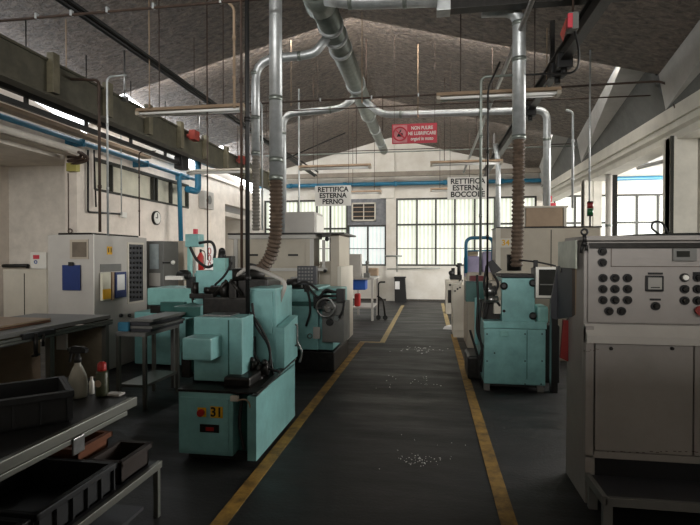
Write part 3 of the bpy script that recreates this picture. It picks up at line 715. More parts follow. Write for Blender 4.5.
# ------------------------------------------------------------------ nearest teal machine (31)
g = thing('grinding_machine', 'nearest teal grinding machine marked 31 standing beside the left yellow line', 'machine', (-1.65, 4.2, 0))
MB().box(-1.9, -1.36, 3.72, 4.7, 0, .06).build('plinth', black, g)
MB().box(-1.95, -1.5, 3.65, 4.62, .05, .54, .012).build('base_cabinet', teal, g)
MB().box(-1.5, -1.36, 3.76, 4.6, .05, .53, .005).build('recess_panel', tealdk, g)
d = MB().box(-1.93, -1.53, 3.635, 3.65, .08, .5, .005).build('door', teal, g)
MB().prism([(3.62, .04), (4.72, .04), (4.72, .585), (3.62, .53)], 'x', -1.37, -1.3).build('coolant_tank', teal, g)
MB().prism([(3.6, .54), (4.72, .595), (4.72, .605), (3.6, .55)], 'x', -1.33, -1.285).build('trim_rail', steel, g)
MB().box(-1.95, -1.3, 3.64, 4.7, .54, .56, .004).build('deck', dark, g)
c = W(202, 412, Y=3.635)
MB().cyl((c.x, 3.634, c.z), (c.x, 3.60, c.z), .028).build('stop_button', red, g)
MB().box(c.x-.035, c.x+.035, 3.628, 3.634, c.z-.035, c.z+.035).build('button_plate', yellow, g)
c = W(216.5, 412.5, Y=3.63)
MB().box(c.x-.05, c.x+.05, 3.628, 3.633, c.z-.042, c.z+.045).build('number_plate', yellow, g)
text_mesh('number', '31', .1, (c.x, 3.626, c.z), black, g, bold=.002)
c = W(208, 428, Y=3.63); a_, b_ = W(200, 424, Y=3.63), W(219, 433, Y=3.63)
MB().box(a_.x, b_.x, 3.627, 3.633, b_.z, a_.z).build('rating_plate', dark, g)
MB().box(a_.x+.05, b_.x-.04, 3.622, 3.627, b_.z+.015, a_.z-.02).build('rating_plate', red, g)
MB().pbox(230, 396, 238, 402, 3.62, .03).build('latch', beigelt, g)
MB().smoothtube([W(238, 400, Y=3.62), W(246, 400, Y=3.6), W(250, 406, Y=3.62), W(249, 418, Y=3.65)], .006).build('wire', tan, g)
# control box above
a, b = W(181, 311, Y=3.85), W(237, 386, Y=3.85)
X0, X1 = -1.92, -1.5
MB().box(X0, X1, 3.85, 4.12, .575, 1.1, .012).build('control_box', teal, g)
MB().box(X0+.06, X1-.12, 3.9, 4.1, 1.1, 1.112, .003).build('top_plate', steel, g)
MB().box(X0+.3, X0+.31, 3.845, 3.85, .62, 1.08).build('seam', tealdk, g)
MB().pbox(182, 338, 211, 361, 3.64, .22, .012).build('motor_cover', teal, g)
MB().box(-2.05, -1.93, 3.86, 4.15, .62, .9, .05).build('side_guard', tealdk, g)
MB().pbox(181, 352, 190, 378, 3.84, .06, .01).build('hinge', dark, g)
MB().box(-1.95, -1.6, 3.9, 4.12, .55, .62).build('neck', dark, g)
# column and side cabinet
MB().box(-1.64, -1.37, 4.34, 4.88, .56, 1.31, .015).build('column', teal, g)
MB().box(-1.62, -1.4, 4.32, 4.34, .9, 1.28, .004).build('column_cover', teal, g)
MB().prism([(4.3, .6), (4.75, .62), (4.75, 1.02), (4.3, .96)], 'x', -1.36, -1.28).build('side_cabinet', teal, g)
MB().tube([(-1.285, 4.66, .74), (-1.26, 4.66, .74), (-1.26, 4.66, .94), (-1.285, 4.66, .94)], .01, .02).build('handle', steel, g)
# bed and head behind
MB().box(-2.3, -1.66, 4.75, 5.3, .0, 1.1, .02).build('bed', teal, g)
MB().box(-2.2, -1.7, 4.6, 4.78, 1.0, 1.2, .02).build('carriage', dark, g)
MB().box(-2.42, -1.95, 4.9, 5.25, 1.1, 1.45, .015).build('wheel_guard', teal, g)
MB().cyl((-2.15, 4.7, 1.26), (-1.8, 4.7, 1.26), .05).cyl((-2.22, 4.7, 1.26), (-2.15, 4.7, 1.26), .03).cyl((-2.02, 4.68, 1.26), (-1.95, 4.68, 1.26), .085).box(-2.35, -2.1, 4.62, 4.72, 1.18, 1.23, .01).cyl((-2.3, 4.66, 1.22), (-2.3, 4.66, 1.34), .03).box(-1.93, -1.85, 4.6, 4.7, 1.18, 1.36, .01).cyl((-2.1, 4.64, 1.2), (-1.95, 4.6, 1.36), .018).cyl((-1.9, 4.6, 1.36), (-1.8, 4.62, 1.22), .018).build('spindle', dark, g)
MB().box(-1.95, -1.55, 4.65, 5.1, 1.18, 1.38, .03).cyl((-1.9, 4.62, 1.42), (-1.62, 4.75, 1.42), .06).build('wheelhead', dark, g)
MB().cyl((-1.82, 4.93, 1.33), (-1.76, 4.93, 1.5), .1, .095, 18).build('extraction_port', black, g)
MB().sweep(fillet([W(236, 276, Y=4.6), W(250, 266, Y=4.6), W(263, 271, Y=4.55), W(287, 282, Y=4.5), W(279, 303, Y=4.5)], .08), [.019]*20, 12).build('coolant_pipe', greyen, g)
for k, pts in enumerate(([(252, 303), (256, 325), (268, 345), (272, 368), (276, 380)], [(250, 312), (262, 330), (270, 352), (266, 385)], [(244, 318), (250, 345), (262, 365), (280, 372)], [(232, 262), (225, 275), (215, 285)])):
    MB().smoothtube([W(x, y, Y=4.2-.03*k) if k < 3 else W(x, y, Y=4.6) for x, y in pts], .012).build('hose', black, g)
random.seed(3)
for k in range(6):
    x, y = 243+k*4.3, 372+random.random()*16
    c = W(x, y, Y=4.05); MB().cyl(c, c+V((random.uniform(-.04, .04), random.uniform(-.02, .02), .1)), .028, .02).ball(c+V((0, 0, .1)), .03).build('valve', dark, g)
MB().pbox(241, 338, 252, 380, 4.15, .12, .01).build('slide_rail', black, g)
MB().box(-1.62, -1.4, 3.75, 4.2, .56, .64, .02).build('valve_block', dark, g)
MB().smoothtube([(-1.43, 3.66, .5), (-1.44, 3.64, .3), (-1.4, 3.63, .12)], .014).build('hose', black, g)
MB().smoothtube([(-1.29, 4.74, .78), (-1.24, 4.76, .66), (-1.26, 4.75, .56)], .01).build('hose', steel, g)
# small head with motor standing on guard
MB().pbox(213, 258, 225, 272, 4.9, .18).build('junction_box', teallt, g)
MB().cyl(W(222, 262, Y=5.0), W(222, 251, Y=5.0), .05, .035).ball(W(222, 251, Y=5.0), .035).build('motor', black, g)
MB().pbox(225, 256, 232, 274, 5.0, .1, .01).build('bracket', dark, g)

# ------------------------------------------------------------------ teal machine at far left (bed grinder)
g = thing('grinding_machine', 'teal machine with control box on a post, between cabinet 11 and machine 31', 'machine', (-3.3, 6.8, 0))
MB().box(-4.2, -2.9, 6.6, 7.4, .05, .8, .02).build('base', teal, g)
MB().pbox(147, 288, 194, 306, 6.3, .6, .02).build('table', teallt, g)
MB().pbox(150, 306, 192, 314, 6.35, .5, .01).build('slide', dark, g)
MB().pbox(160, 302, 184, 312, 6.22, .12, .01).build('apron', tealdk, g)
MB().pbox(193, 300, 206, 315, 6.1, .2, .01).build('tailstock', teallt, g)
MB().pbox(194, 273, 240, 300, 6.6, .3, .01).build('wheel_guard', teal, g)
MB().pbox(203, 281, 238, 297, 6.5, .1, .02).cyl(W(213, 290, Y=6.3), W(232, 284, Y=6.5), .08).build('wheelhead', dark, g)
MB().pbox(187, 245, 191, 290, 6.5, .06, .01).build('post', teallt, g)
MB().pbox(185, 234, 199, 247, 6.45, .16, .01).build('control_box', teal, g)
MB().pbox(193, 229, 196.5, 234, 6.5, .05, .004).build('signal_tab', signred, g)
for pts in ([(199, 243), (211, 242), (215, 250), (214, 260)], [(190, 247), (197, 260), (207, 267), (215, 264)]):
    MB().smoothtube([W(x, y, Y=6.4) for x, y in pts], .02).build('hose', black, g)
MB().cyl(W(178, 275, Y=6.3), W(190, 276, Y=6.3), .05).cyl(W(184, 270, Y=6.35), W(184, 280, Y=6.35), .06).pbox(186, 277, 192, 288, 6.3, .15).build('handwheel', black, g)
MB().smoothtube([W(192, 288, Y=6.2), W(194, 305, Y=6.1), W(203, 312, Y=6.05)], .018).build('hose', black, g)
MB().pbox(165, 276, 182, 280, 6.2, .14, .004).build('tray', white, g)
MB().pbox(173, 306, 213, 318, 5.6, .45, .02).build('chip_tray', tealdk, g)
for x in (172, 206): 
    c = W(x, 320, Y=5.62); MB().box(c.x-.02, c.x+.02, 5.62, 5.66, 0, c.z).build('leg', midgrey, g)
MB().box(-3.05, -2.95, 5.9, 6.6, .3, .8).build('bracket', tealdk, g)

# grey cabinet behind and red-button strip
g = thing('control_cabinet', 'slim beige control cabinet behind the teal machine by the left wall', 'cabinet', (-5.6, 10, 0))
MB().pbox(167, 241, 184, 300, 9.4, .5, .01).build('body', beige, g)
p = W(175, 300, Y=9.6); p1 = W(167, 300, Y=9.4); p2 = W(184, 300, Y=9.4)
MB().box(p1.x, p2.x, 9.42, 9.88, 0, p.z+.02).build('base', beige, g)
MB().pbox(189, 259, 196, 279, 9.35, .1, .005).build('button_panel', white, g)
for i in range(4): knob(W(192, 262+i*4.6, Y=9.35), .022, .02, red, g, 'push_button')
g = thing('safety_poster', 'white safety sheet with red marks on the left wall below the speaker', 'poster', (-6.5, 14, 1.3))
y0, y1 = W(205, 250, X=LX).y, W(214, 250, X=LX).y
MB().box(LX+.002, LX+.012, y0, y1, W(208, 272, X=LX).z, W(208, 246, X=LX).z).build('sheet', paper, g)
for i in range(3):
    c = W(209, 251+i*7, X=LX); MB().torus((LX+.016, c.y, c.z), .09, .014, 'x').build('symbol', red, g)
g = thing('fire_extinguisher', 'red fire extinguisher hung on the left wall under a pink sign', 'fire extinguisher', (-6.4, 13, .8))
c = W(200, 262, X=-6.4); MB().lathe((-6.38, c.y, c.z-.35), [(.0, 0), (.09, .01), (.09, .5), (.05, .58), (.03, .62)]).build('cylinder', red, g)
MB().cyl((-6.38, c.y, c.z+.27), (-6.38, c.y, c.z+.36), .03).box(-6.57, -6.3, c.y-.02, c.y+.02, c.z+.1, c.z+.14).smoothtube([(-6.38, c.y, c.z+.33), (-6.25, c.y, c.z+.25), (-6.26, c.y, c.z-.2)], .014).build('valve_hose', black, g)

# glazed door cabinet behind 11
g = thing('glazed_cabinet', 'grey framed glazed cabinet door standing just behind the cabinet marked 11', 'cabinet', (-4.9, 7.5, 0))
a, b = W(148, 241, Y=7.6), W(163.5, 290, Y=7.6)
MB().box(a.x-.35, b.x, 7.6, 8.1, 0, a.z, .01).build('body', midgrey, g)
MB().pbox(149.5, 244, 158.5, 269, 7.585, .012, .002).build('window_pane', mat('pale_glass', 'a9b3b4', .2), g)
MB().pbox(149, 273, 160, 286, 7.585, .012, .002).build('lower_panel', greyen, g)
MB().pbox(162, 262, 172, 263.5, 7.6, .03, .002).build('arm', black, g)
MB().ball(W(173, 262.5, Y=7.61), .035).build('arm_ball', white, g)

# ------------------------------------------------------------------ cabinet 11
g = thing('control_cabinet', 'large light grey control cabinet marked 11 with clipboard on its front at the left wall', 'cabinet', (-4.73, 6.6, 0))
cx = -4.39; zt = 1.885
MB().box(-5.08, cx, 6.0, 7.25, .02, zt, .012).build('body', greyen, g)
MB().box(-5.0, -4.5, 6.1, 7.2, zt, zt+.03).build('top_cover', dark, g)
MB().pbox(69.5, 239.5, 88, 259, 5.985, .015, .003).build('vent_frame', beige, g)
MB().pbox(72, 242, 86, 257, 5.975, .012, .001).build('vent_filter', mat('brown_filter', '6a6053', .8), g)
MB().pbox(93.2, 234, 94.2, 330, 5.99, .012, .001).build('edge_strip', white, g)
def onface(x0, y0, x1, y1, t=.012, off=0):
    a, b = W(x0, y0, X=cx), W(x1, y1, X=cx)
    zt_, zb_ = (y0, y1); A = W((x0+x1)/2, y0, X=cx).z; B = W((x0+x1)/2, y1, X=cx).z
    return (cx+off, cx+off+t, a.y, b.y, B, A)
MB().box(*onface(107, 246.5, 112, 254.5, .004)).build('number_plate', yellow, g)
c = W(109.5, 250.5, X=cx); text_mesh('number', '11', .09, (cx+.006, c.y, c.z), black, g, axis='x', sx=1.3)
MB().box(*onface(100, 264, 121, 271.5, .006)).build('label_plate', midgrey, g)
fr = MB().box(*onface(127, 242.5, 143.5, 303, .01)).build('button_field', beigelt, g)
MB().box(*onface(128.5, 244.5, 142.5, 301, .012, .002)).build('button_backing', dkgrey, g)
mbk = MB()
for r_ in range(11):
    for c_ in range(4):
        p = W(130.5+c_*3.4, 248+r_*4.9, X=cx+.014); mbk.cyl(p, p+V((.02, 0, 0)), .02, seg=8)
tag(mbk.build('switch', black, g), None, None, kind='stuff')
for px in (120, 128.5):
    p = W(px, 315.5, X=cx); MB().cyl(p, p+V((.03, 0, 0)), .025, seg=12).build('knob', black, g)
g = thing('clipboard', 'navy blue clipboard hung on the front of the cabinet marked 11', 'clipboard', W(70, 290, Y=5.97))
MB().pbox(62, 265, 80, 290.5, 5.965, .015, .002).build('board', navy, g)
MB().pbox(68, 262, 73, 266, 5.955, .012, .003).build('clip', black, g)
g = thing('document_holder', 'clear and yellow document folder hung on the aisle side of the cabinet marked 11', 'folder', W(105, 300, X=cx+.01))
MB().box(*onface(99.5, 272.5, 108, 300, .035, .01)).build('folder', glass_m, g)
MB().box(*onface(99.5, 289, 107.5, 299, .008, .046)).build('insert', yellow, g)
g = thing('document_holder', 'blue document folder with white sheet hung on the aisle side of the cabinet marked 11', 'folder', W(118, 300, X=cx+.01))
MB().box(*onface(109.5, 272, 111.5, 300, .035, .01)).build('divider', tan, g)
MB().box(*onface(113, 272, 124, 297.5, .03, .01)).build('folder', navy, g)
MB().box(*onface(114.5, 274.5, 122, 290, .004, .041)).build('sheet', paper, g)
# box and pipe on recess wall
g = thing('dispenser', 'small white wall dispenser with red label in the left recess', 'dispenser', (-7.5, 8.9, 1.4))
MB().pbox(30, 252, 46, 277, 8.85, .12, .02).build('body', white, g)
MB().pbox(33, 255, 39, 259, 8.84, .01, .001).build('label_sheet', signred, g)
MB().pbox(31, 277, 47, 281, 8.84, .1, .003).build('tray', dark, g)
c = W(36, 262, Y=8.85); MB().torus((c.x, 8.84, c.z), .03, .008).build('symbol', bluebin, g)
tag(MB().cyl(W(-5, 266, Y=8.85), W(28, 265.5, Y=8.85), .035).cyl(W(27, 265.5, Y=8.85), W(28, 272, Y=8.85), .03).cyl(W(28, 265.5, Y=8.85), W(28, 265.5, Y=9.0), .03).build('handrail', black), 'black pipe rail fixed on the wall of the left recess', 'rail')
g = thing('storage_cupboard', 'low cream cupboard standing in the left recess behind the aluminium bench', 'cupboard', (-7.3, 8.4, 0))
a, b = W(3, 268, Y=8.3), W(46, 268, Y=8.3)
MB().box(a.x, b.x, 8.3, 8.8, 0, a.z-.02, .01).build('body', beigelt, g)
for x in ((a.x+b.x)/2,): MB().box(x-.006, x+.006, 8.292, 8.3, .1, a.z-.1).build('door_seam', dark, g)

# ------------------------------------------------------------------ table with stacked sheets
g = thing('steel_table', 'small grey steel table with stacked panels in front of the cabinet marked 11', 'table', (-3.1, 5.1, 0))
A = W(113, 333, Z=.8); B = W(146, 333, Z=.8)
tx0, tx1, ty0, ty1 = A.x, B.x, 4.78, 5.5
MB().box(tx0, tx1, ty0, ty1, .76, .8, .004).build('tabletop', midgrey, g)
for x in (tx0+.02, tx1-.02):
    for y in (ty0+.02, ty1-.02): MB().box(x-.018, x+.018, y-.018, y+.018, 0, .76).build('leg', alu, g)
MB().box(tx0+.02, tx1-.02, ty0+.03, ty1-.03, .22, .25).build('shelf', alu, g)
for k, (dx, h) in enumerate(((0, .03), (.02, .03), (-.01, .04), (.03, .03))):
    z = .802+[0, .032, .064, .106][k]
    tag(MB().box(tx0+.1+dx, tx1+.02+dx, ty0+.06, ty1+.05, z, z+h-.002, .004).build('metal_panel', [dkgrey, midgrey, dkgrey, midgrey][k]), ['dark metal panel at the bottom of the stack on the small steel table', 'grey metal panel second from the bottom of the stack on the small steel table', 'dark metal panel second from the top of the stack on the small steel table', 'grey metal panel on top of the stack on the small steel table'][k], 'panel', 'panels stacked on the small steel table')
tag(MB().pbox(117, 322, 128, 332, ty0+.002, .05, .02).build('cloth', mat('light_blue_cloth', '3f7f9c', .9)), 'light blue cloth hanging at the left end of the small steel table', 'cloth')

# ------------------------------------------------------------------ aluminium bench (upper left)
g = thing('aluminium_workbench', 'tall aluminium profile workbench at the left edge in front of the cabinet marked 11', 'workbench', (-3.6, 3.6, 0))
bx = -3.22; by = 4.65
MB().box(-4.1, bx, .6, by, .965, 1.0, .004).build('worktop', midgrey, g)
for z in (.93, .955): MB().box(bx-.005, bx+.02, .6, by+.01, z-.02, z, .002).build('front_profile', alu, g)
MB().box(bx-.02, bx+.016, .6, by, .905, .93).build('slot', black, g)
MB().box(bx-.8, bx-.02, by-.02, by+.01, .9, .965).build('end_profile', alu, g)
for y in (3.85, by-.05): MB().box(bx-.05, bx, y-.025, y+.025, 0, .91, .003).box(bx+.0, bx+.003, y-.004, y+.004, 0, .91).build('leg', alu, g)
for y in (3.85, by-.05): MB().box(-4.1, -4.05, y-.025, y+.025, 0, .96, .003).build('leg', alu, g)
for z in (.35,): MB().box(bx-.045, bx-.005, 1.2, by-.06, z-.03, z+.02, .003).build('lower_rail', alu, g)
MB().box(-4.06, -4.03, 1.5, by, .3, .93).build('back_panel', tan, g)
MB().box(-3.9, bx-.06, by-.06, by-.05, .36, .89).build('end_panel', mat('beige_board', '857a66', .7), g)
MB().box(-4.0, bx-.06, 1.2, by-.1, .3, .32).build('shelf', midgrey, g)
MB().pbox(56, 334, 66, 350, 4.4, .03).build('switch_plate', white, g)
for k, (dx, m_) in enumerate(((0, cardboard), (.04, tan))):
    tag(MB().box(-3.95+dx, -3.4, 2.8+dx*3, 4.05, 1.002+k*.02, 1.018+k*.02, .003).build('cardboard_sheet', m_), ['lower brown cardboard sheet lying on the aluminium workbench', 'upper tan cardboard sheet lying on the aluminium workbench'][k], 'cardboard', 'cardboard sheets on the aluminium workbench')
g = thing('bench_clamp', 'black clamp screwed on the front edge of the aluminium workbench', 'clamp', (bx, 3.55, .8))
MB().box(bx+.003, bx+.04, 3.5, 3.85, .93, .98, .01).build('jaw', black, g)
MB().cyl((bx+.04, 3.62, .78), (bx+.04, 3.62, .97), .016).cyl((bx+.04, 3.7, .85), (bx+.04, 3.7, .95), .012).build('screw', dark, g)
MB().cyl((bx+.04, 3.58, .79), (bx+.04, 3.66, .79), .01).build('handle', dark, g)

# ------------------------------------------------------------------ near dark bench (lower left)
g = thing('workbench', 'dark topped workbench with aluminium edge at the lower left foreground', 'workbench', (-2.3, 1.8, 0))
wx = -1.645; wy = 2.6
MB().box(-2.5, wx-.03, .3, wy, .765, .8, .003).build('worktop', black, g)
MB().box(wx-.03, wx, .3, wy+.01, .75, .8, .004).build('front_profile', alu, g)
MB().box(wx-.05, wx-.015, .3, wy-.06, .715, .74, .003).build('lower_profile', alu, g)
MB().box(wx-.015, wx-.005, wy-.5, wy-.42, .66, .74, .004).build('bracket', steel, g)
for x, y in ((-2.45, wy-.05), (-2.45, .5)): MB().box(x-.02, x+.02, y-.02, y+.02, 0, .77).build('leg', alu, g)
MB().box(-2.5, -1.7, wy-.08, wy-.03, .7, .765).build('end_profile', alu, g)

def crate(x0, x1, y0, y1, z, h, label, cat='crate', m=None, group=None, ang=0, name='storage_crate', ribs=True):
    m = m or crate_m
    g = thing(name, label, cat, ((x0+x1)/2, (y0+y1)/2, z), group)
    g.rotation_euler = (0, 0, ang)
    t = .012; mb = MB(); i = .02
    mb.box(x0+i, x1-i, y0+i, y1-i, z, z+.012)
    mb.box(x0+i, x1-i, y0+i, y0+i+t, z, z+h).box(x0+i, x1-i, y1-i-t, y1-i, z, z+h).box(x0+i, x0+i+t, y0+i, y1-i, z, z+h).box(x1-i-t, x1-i, y0+i, y1-i, z, z+h)
    mbw = mb; mb = MB()
    mb.box(x0, x1, y0, y0+i, z+h-.03, z+h, .004).box(x0, x1, y1-i, y1, z+h-.03, z+h, .004).box(x0, x0+i, y0, y1, z+h-.03, z+h, .004).box(x1-i, x1, y0, y1, z+h-.03, z+h, .004)
    mb.build('rim', m, g)
    mb = mbw
    if ribs:
        n = 5
        for k in range(n+1):
            x = x0+i+(x1-x0-2*i-.01)*k/n; mb.box(x, x+.01, y0+.004, y0+i, z+.01, z+h-.03)
            y = y0+i+(y1-y0-2*i-.01)*k/n; mb.box(x1-i, x1-.004, y, y+.01, z+.01, z+h-.03); mb.box(x0+.004, x0+i, y, y+.01, z+.01, z+h-.03)
    mb.build('walls', m, g)
    return g
crate(-2.336, -1.736, 1.892, 2.272, .802, .15, ang=math.pi/4, label= 'large dark grey crate standing on the dark workbench at the left edge')
# bottles
p = W(78, 393, Z=.8); px_, py_ = p.x, p.y
p = W(78, 397, Z=.802)
g = thing('spray_bottle', 'translucent spray bottle with black trigger head on the dark workbench', 'bottle', (p.x, p.y, .802))
MB().lathe((p.x, p.y, .802), [(0, 0), (.048, .002), (.05, .02), (.05, .08), (.045, .12), (.03, .16), (.017, .185), (.017, .2)], 20).build('bottle_body', bottle_m, g)
MB().lathe((p.x, p.y, 1.0), [(.02, 0), (.02, .025), (.014, .03), (.012, .05)], 12).build('cap', black, g)
MB().prism([(p.x-.045, 1.05), (p.x+.055, 1.055), (p.x+.06, 1.075), (p.x+.03, 1.09), (p.x-.03, 1.09)], 'y', p.y-.014, p.y+.014).box(p.x-.06, p.x-.045, p.y-.008, p.y+.008, 1.06, 1.078).smoothtube([(p.x-.035, p.y, 1.055), (p.x-.045, p.y, 1.03), (p.x-.05, p.y, 1.0)], .007).build('trigger_head', black, g)
p = W(102, 396, Z=.802)
g = thing('spray_can', 'dark green spray can with red cap standing on the dark workbench', 'spray can', (p.x, p.y, .802))
MB().lathe((p.x, p.y, .802), [(0, 0), (.032, .002), (.033, .01), (.033, .13), (.026, .145)], 18).build('can_body', mat('dark_green_label', '3b3f28', .4, dirt=.2), g)
MB().lathe((p.x, p.y, .948), [(.024, 0), (.025, .004), (.024, .04), (.012, .05), (.0, .052)], 14).build('cap', red, g)
MB().cyl((p.x, p.y-.0335, .88), (p.x, p.y-.036, .88), .02).build('emblem', tan, g)
p = W(94, 393, Z=.802)
tag(MB().lathe((p.x, p.y-.02, .802), [(0, 0), (.014, .001), (.014, .07), (.008, .08), (.008, .1), (0, .101)], 12).build('small_tube', white), 'small white tube standing between the spray bottle and the red capped can', 'tube')
p = W(112, 396, Z=.802)
tag(MB().box(p.x-.04, p.x+.05, p.y-.01, p.y+.05, .802, .815, .004).build('soap_block', greyen), 'small pale block lying at the corner of the dark workbench', 'block')

# trolley with crates under/in front of bench
g = thing('shelf_trolley', 'dark metal trolley with crates below the near workbench', 'trolley', (-2.0, 2.1, 0))
q = W(160, 461, X=-1.56); tz = .33
tX = W(160, 462, Z=tz); 
MB().box(-2.5, tX.x-.02, 1.0, tX.y, tz-.03, tz, .003).build('shelf', dkgrey, g)
MB().box(tX.x-.02, tX.x+.01, 1.0, tX.y+.01, tz-.035, tz+.006, .003).build('front_profile', alu, g)
for x, y in ((tX.x-.01, tX.y-.02), (-2.45, tX.y-.02), (tX.x-.01, 1.1), (-2.45, 1.1)): MB().box(x-.015, x+.015, y-.015, y+.015, 0, tz-.03).build('leg', alu, g)
MB().box(-2.45, tX.x-.05, 1.1, tX.y-.1, .08, .1).build('lower_shelf', dkgrey, g)
print('trolley', tX)
crate(-2.24, tX.x-.03, 1.9, 2.47, tz+.002, .15, 'long dark crate on the trolley in front of the rust brown box', group=None)
crate(-2.24, tX.x-.03, 1.28, 1.87, tz+.002, .15, 'nearest dark crate on the trolley at the bottom left corner', group=None)
crate(-2.38, -1.93, 2.49, 2.8, tz+.002, .19, 'open cardboard box with orange inside on the trolley under the workbench', 'box', mat('dull_orange_box', '6b3d22', .8, dirt=.2), ribs=False, name='cardboard_box')
crate(-1.9, tX.x-.03, 2.5, 2.82, tz+.002, .13, 'small dark brown box at the far end of the trolley', 'box', mat('dark_brown_box', '2e221a', .7), ribs=False, name='cardboard_box')

# ------------------------------------------------------------------ middle teal machine
g = thing('grinding_machine', 'teal grinding machine with dark hanging keypad in front of the beige enclosure', 'machine', (-1.7, 6.9, 0))
MB().box(-2.1, -1.3, 6.75, 7.9, 0, .28, .02).build('plinth', dark, g)
MB().pbox(283, 306, 318, 350, 6.6, 1.2, .012).build('base_cabinet', teal, g)
MB().pbox(276, 289, 313, 302, 6.62, 1.2, .01).build('table', teal, g)
MB().pbox(280, 301, 316, 306.5, 6.64, 1.1, .003).build('slot', tealdk, g)
MB().pbox(316, 290, 327, 299, 6.55, .3).build('headstock', teallt, g)
MB().pbox(318, 306, 333, 350, 6.7, .8).build('side_cabinet', teal, g)
MB().pbox(322, 303, 344, 343, 6.5, .5, .012).build('control_panel', midgrey, g)
knob(W(330, 322, Y=6.5), .05, .06, black, g)
knob(W(337, 318, Y=6.5), .04, .03, steel, g)
MB().pbox(313, 327, 320, 339, 6.58, .02).build('cover_plate', greyen, g)
c = W(310, 336, Y=6.59); MB().torus((c.x, 6.585, c.z), .03, .007).build('emblem', midgrey, g)
c = W(325, 308, Y=6.45); MB().cyl(c, c+V((.05, -.05, 0)), .05).torus((c.x+.02, 6.4, c.z+.01), .12, .014).cyl((c.x-.1, 6.4, c.z), (c.x+.13, 6.4, c.z), .01).build('handwheel', steel, g)
MB().pbox(313, 297, 326, 309, 6.45, .14, .02).build('motor', black, g)
for i in range(3):
    z = (292, 296, 300)[i]; MB().cyl(W(322, z, Y=6.5), W(344, z, Y=6.5), .018).build('shaft', dark, g)
MB().pbox(336, 289, 344, 303, 6.42, .12, .01).build('shaft_block', black, g)
for pts in ([(305, 285), (309, 297), (310, 312), (306, 326)], [(308, 287), (318, 297), (326, 290), (335, 292)], [(318, 290), (306, 282), (297, 284)], [(344, 300), (343, 310), (339, 318)]):
    MB().smoothtube([W(x, y, Y=6.4) for x, y in pts], .016).build('hose', black, g)
kp = MB().pbox(297, 266, 316, 285, 6.4, .12, .01).build('keypad', dkgrey, g)
mbk = MB()
for r_ in range(5):
    for c_ in range(5):
        p = W(299.5+c_*3.1, 268.5+r_*3.4, Y=6.4); mbk.box(p.x-.012, p.x+.012, 6.39, 6.4, p.z-.012, p.z+.012)
tag(mbk.build('keys', midgrey, g), None, None, kind='stuff')
MB().pbox(304, 285, 309, 292, 6.42, .06).build('keypad_post', dark, g)
MB().pbox(285, 282, 305, 290, 6.7, .3, .02).cyl(W(288, 284, Y=6.65), W(302, 283, Y=6.65), .07).build('wheelhead', dark, g)
MB().pbox(290, 277, 304, 284, 6.75, .2, .02).build('coolant_guard', steel, g)
MB().box(-2.5, -2.08, 6.95, 7.9, 0, 1.05, .02).build('rear_bed', teal, g)
MB().box(-2.3, -1.3, 7.3, 7.85, .8, 1.12, .02).build('bed', teal, g)

# ------------------------------------------------------------------ beige enclosure
g = thing('machine_enclosure', 'big beige machine enclosure with sliding panels beside the teal machines on the left', 'enclosure', (-2.4, 9.2, 0))
EY = 8.3
a, b = W(233, 238, Y=EY), W(313, 238, Y=EY)
MB().box(a.x, b.x, EY, EY+.5, 0, a.z, .01).build('body', beige, g)
MB().box(a.x-.08, b.x+.05, EY-.04, EY+.5, a.z-.02, a.z+.05, .01).build('top_rail', greyen, g)
MB().box(a.x-.1, W(344, 232, Y=EY).x, EY-.0, EY+1.4, a.z+.055, a.z+.085, .004).build('roof_sheet', dark, g)
for px in (236, 270.5, 312): 
    p = W(px, 250, Y=EY); w_ = .035 if px != 270.5 else .008
    MB().box(p.x-w_, p.x+w_, EY-.02, EY+.0, 1.12, a.z-.02).build('frame_post', greyen if px != 270.5 else tan, g)
MB().box(a.x, b.x, EY-.03, EY, W(280, 271, Y=EY).z, W(280, 268, Y=EY).z, .004).build('middle_rail', greyen, g)
for p0 in (248, 288): MB().pbox(p0, 254, p0+10, 256, EY-.02, .02, .002).build('handle_slot', black, g)
for i in (0, 1): MB().pbox(240+38*i, 243, 269+36*i, 267, EY-.012, .012, .004).build('sliding_panel', beige, g)
# right tall part seen down the aisle
c0, c1 = W(328, 234, Y=EY).x, W(342, 234, Y=EY).x
MB().box(c0, -1.55, EY+.2, EY+1.3, .05, W(328, 235, Y=EY+.2).z, .01).build('side_cabinet', beige, g)
MB().box(b.x, c0, EY+.5, EY+1.3, .05, 1.5, .01).build('inner_panel', beige, g)
MB().box(-1.56, -1.5, EY+.1, EY+1.45, .05, 1.42, .004).build('edge_panel', beigelt, g)
MB().pbox(313, 268, 327, 271, EY+.1, .04, .003).build('cross_rail', greyen, g)
MB().ball(W(327, 239, Y=EY+.1), .04).ball(W(325, 271, Y=EY+.05), .03).build('stop_buffer', black, g)
MB().pbox(322, 240, 325, 268, EY+.1, .03, .003).build('frame_post', greyen, g)
a2, b2 = W(288, 213, Y=8.8), W(317, 233, Y=8.8)
g = thing('filter_unit', 'plain grey filter box standing on the roof of the beige enclosure', 'filter unit', ((a2.x+b2.x)/2, 9, b2.z))
MB().box(a2.x, b2.x, 8.6, 9.3, a.z+.09, a2.z, .012).build('housing', greyen, g)
MB().box(b2.x, b2.x+.03, 8.65, 9.25, a.z+.1, a2.z-.05, .004).build('side_cover', white, g)

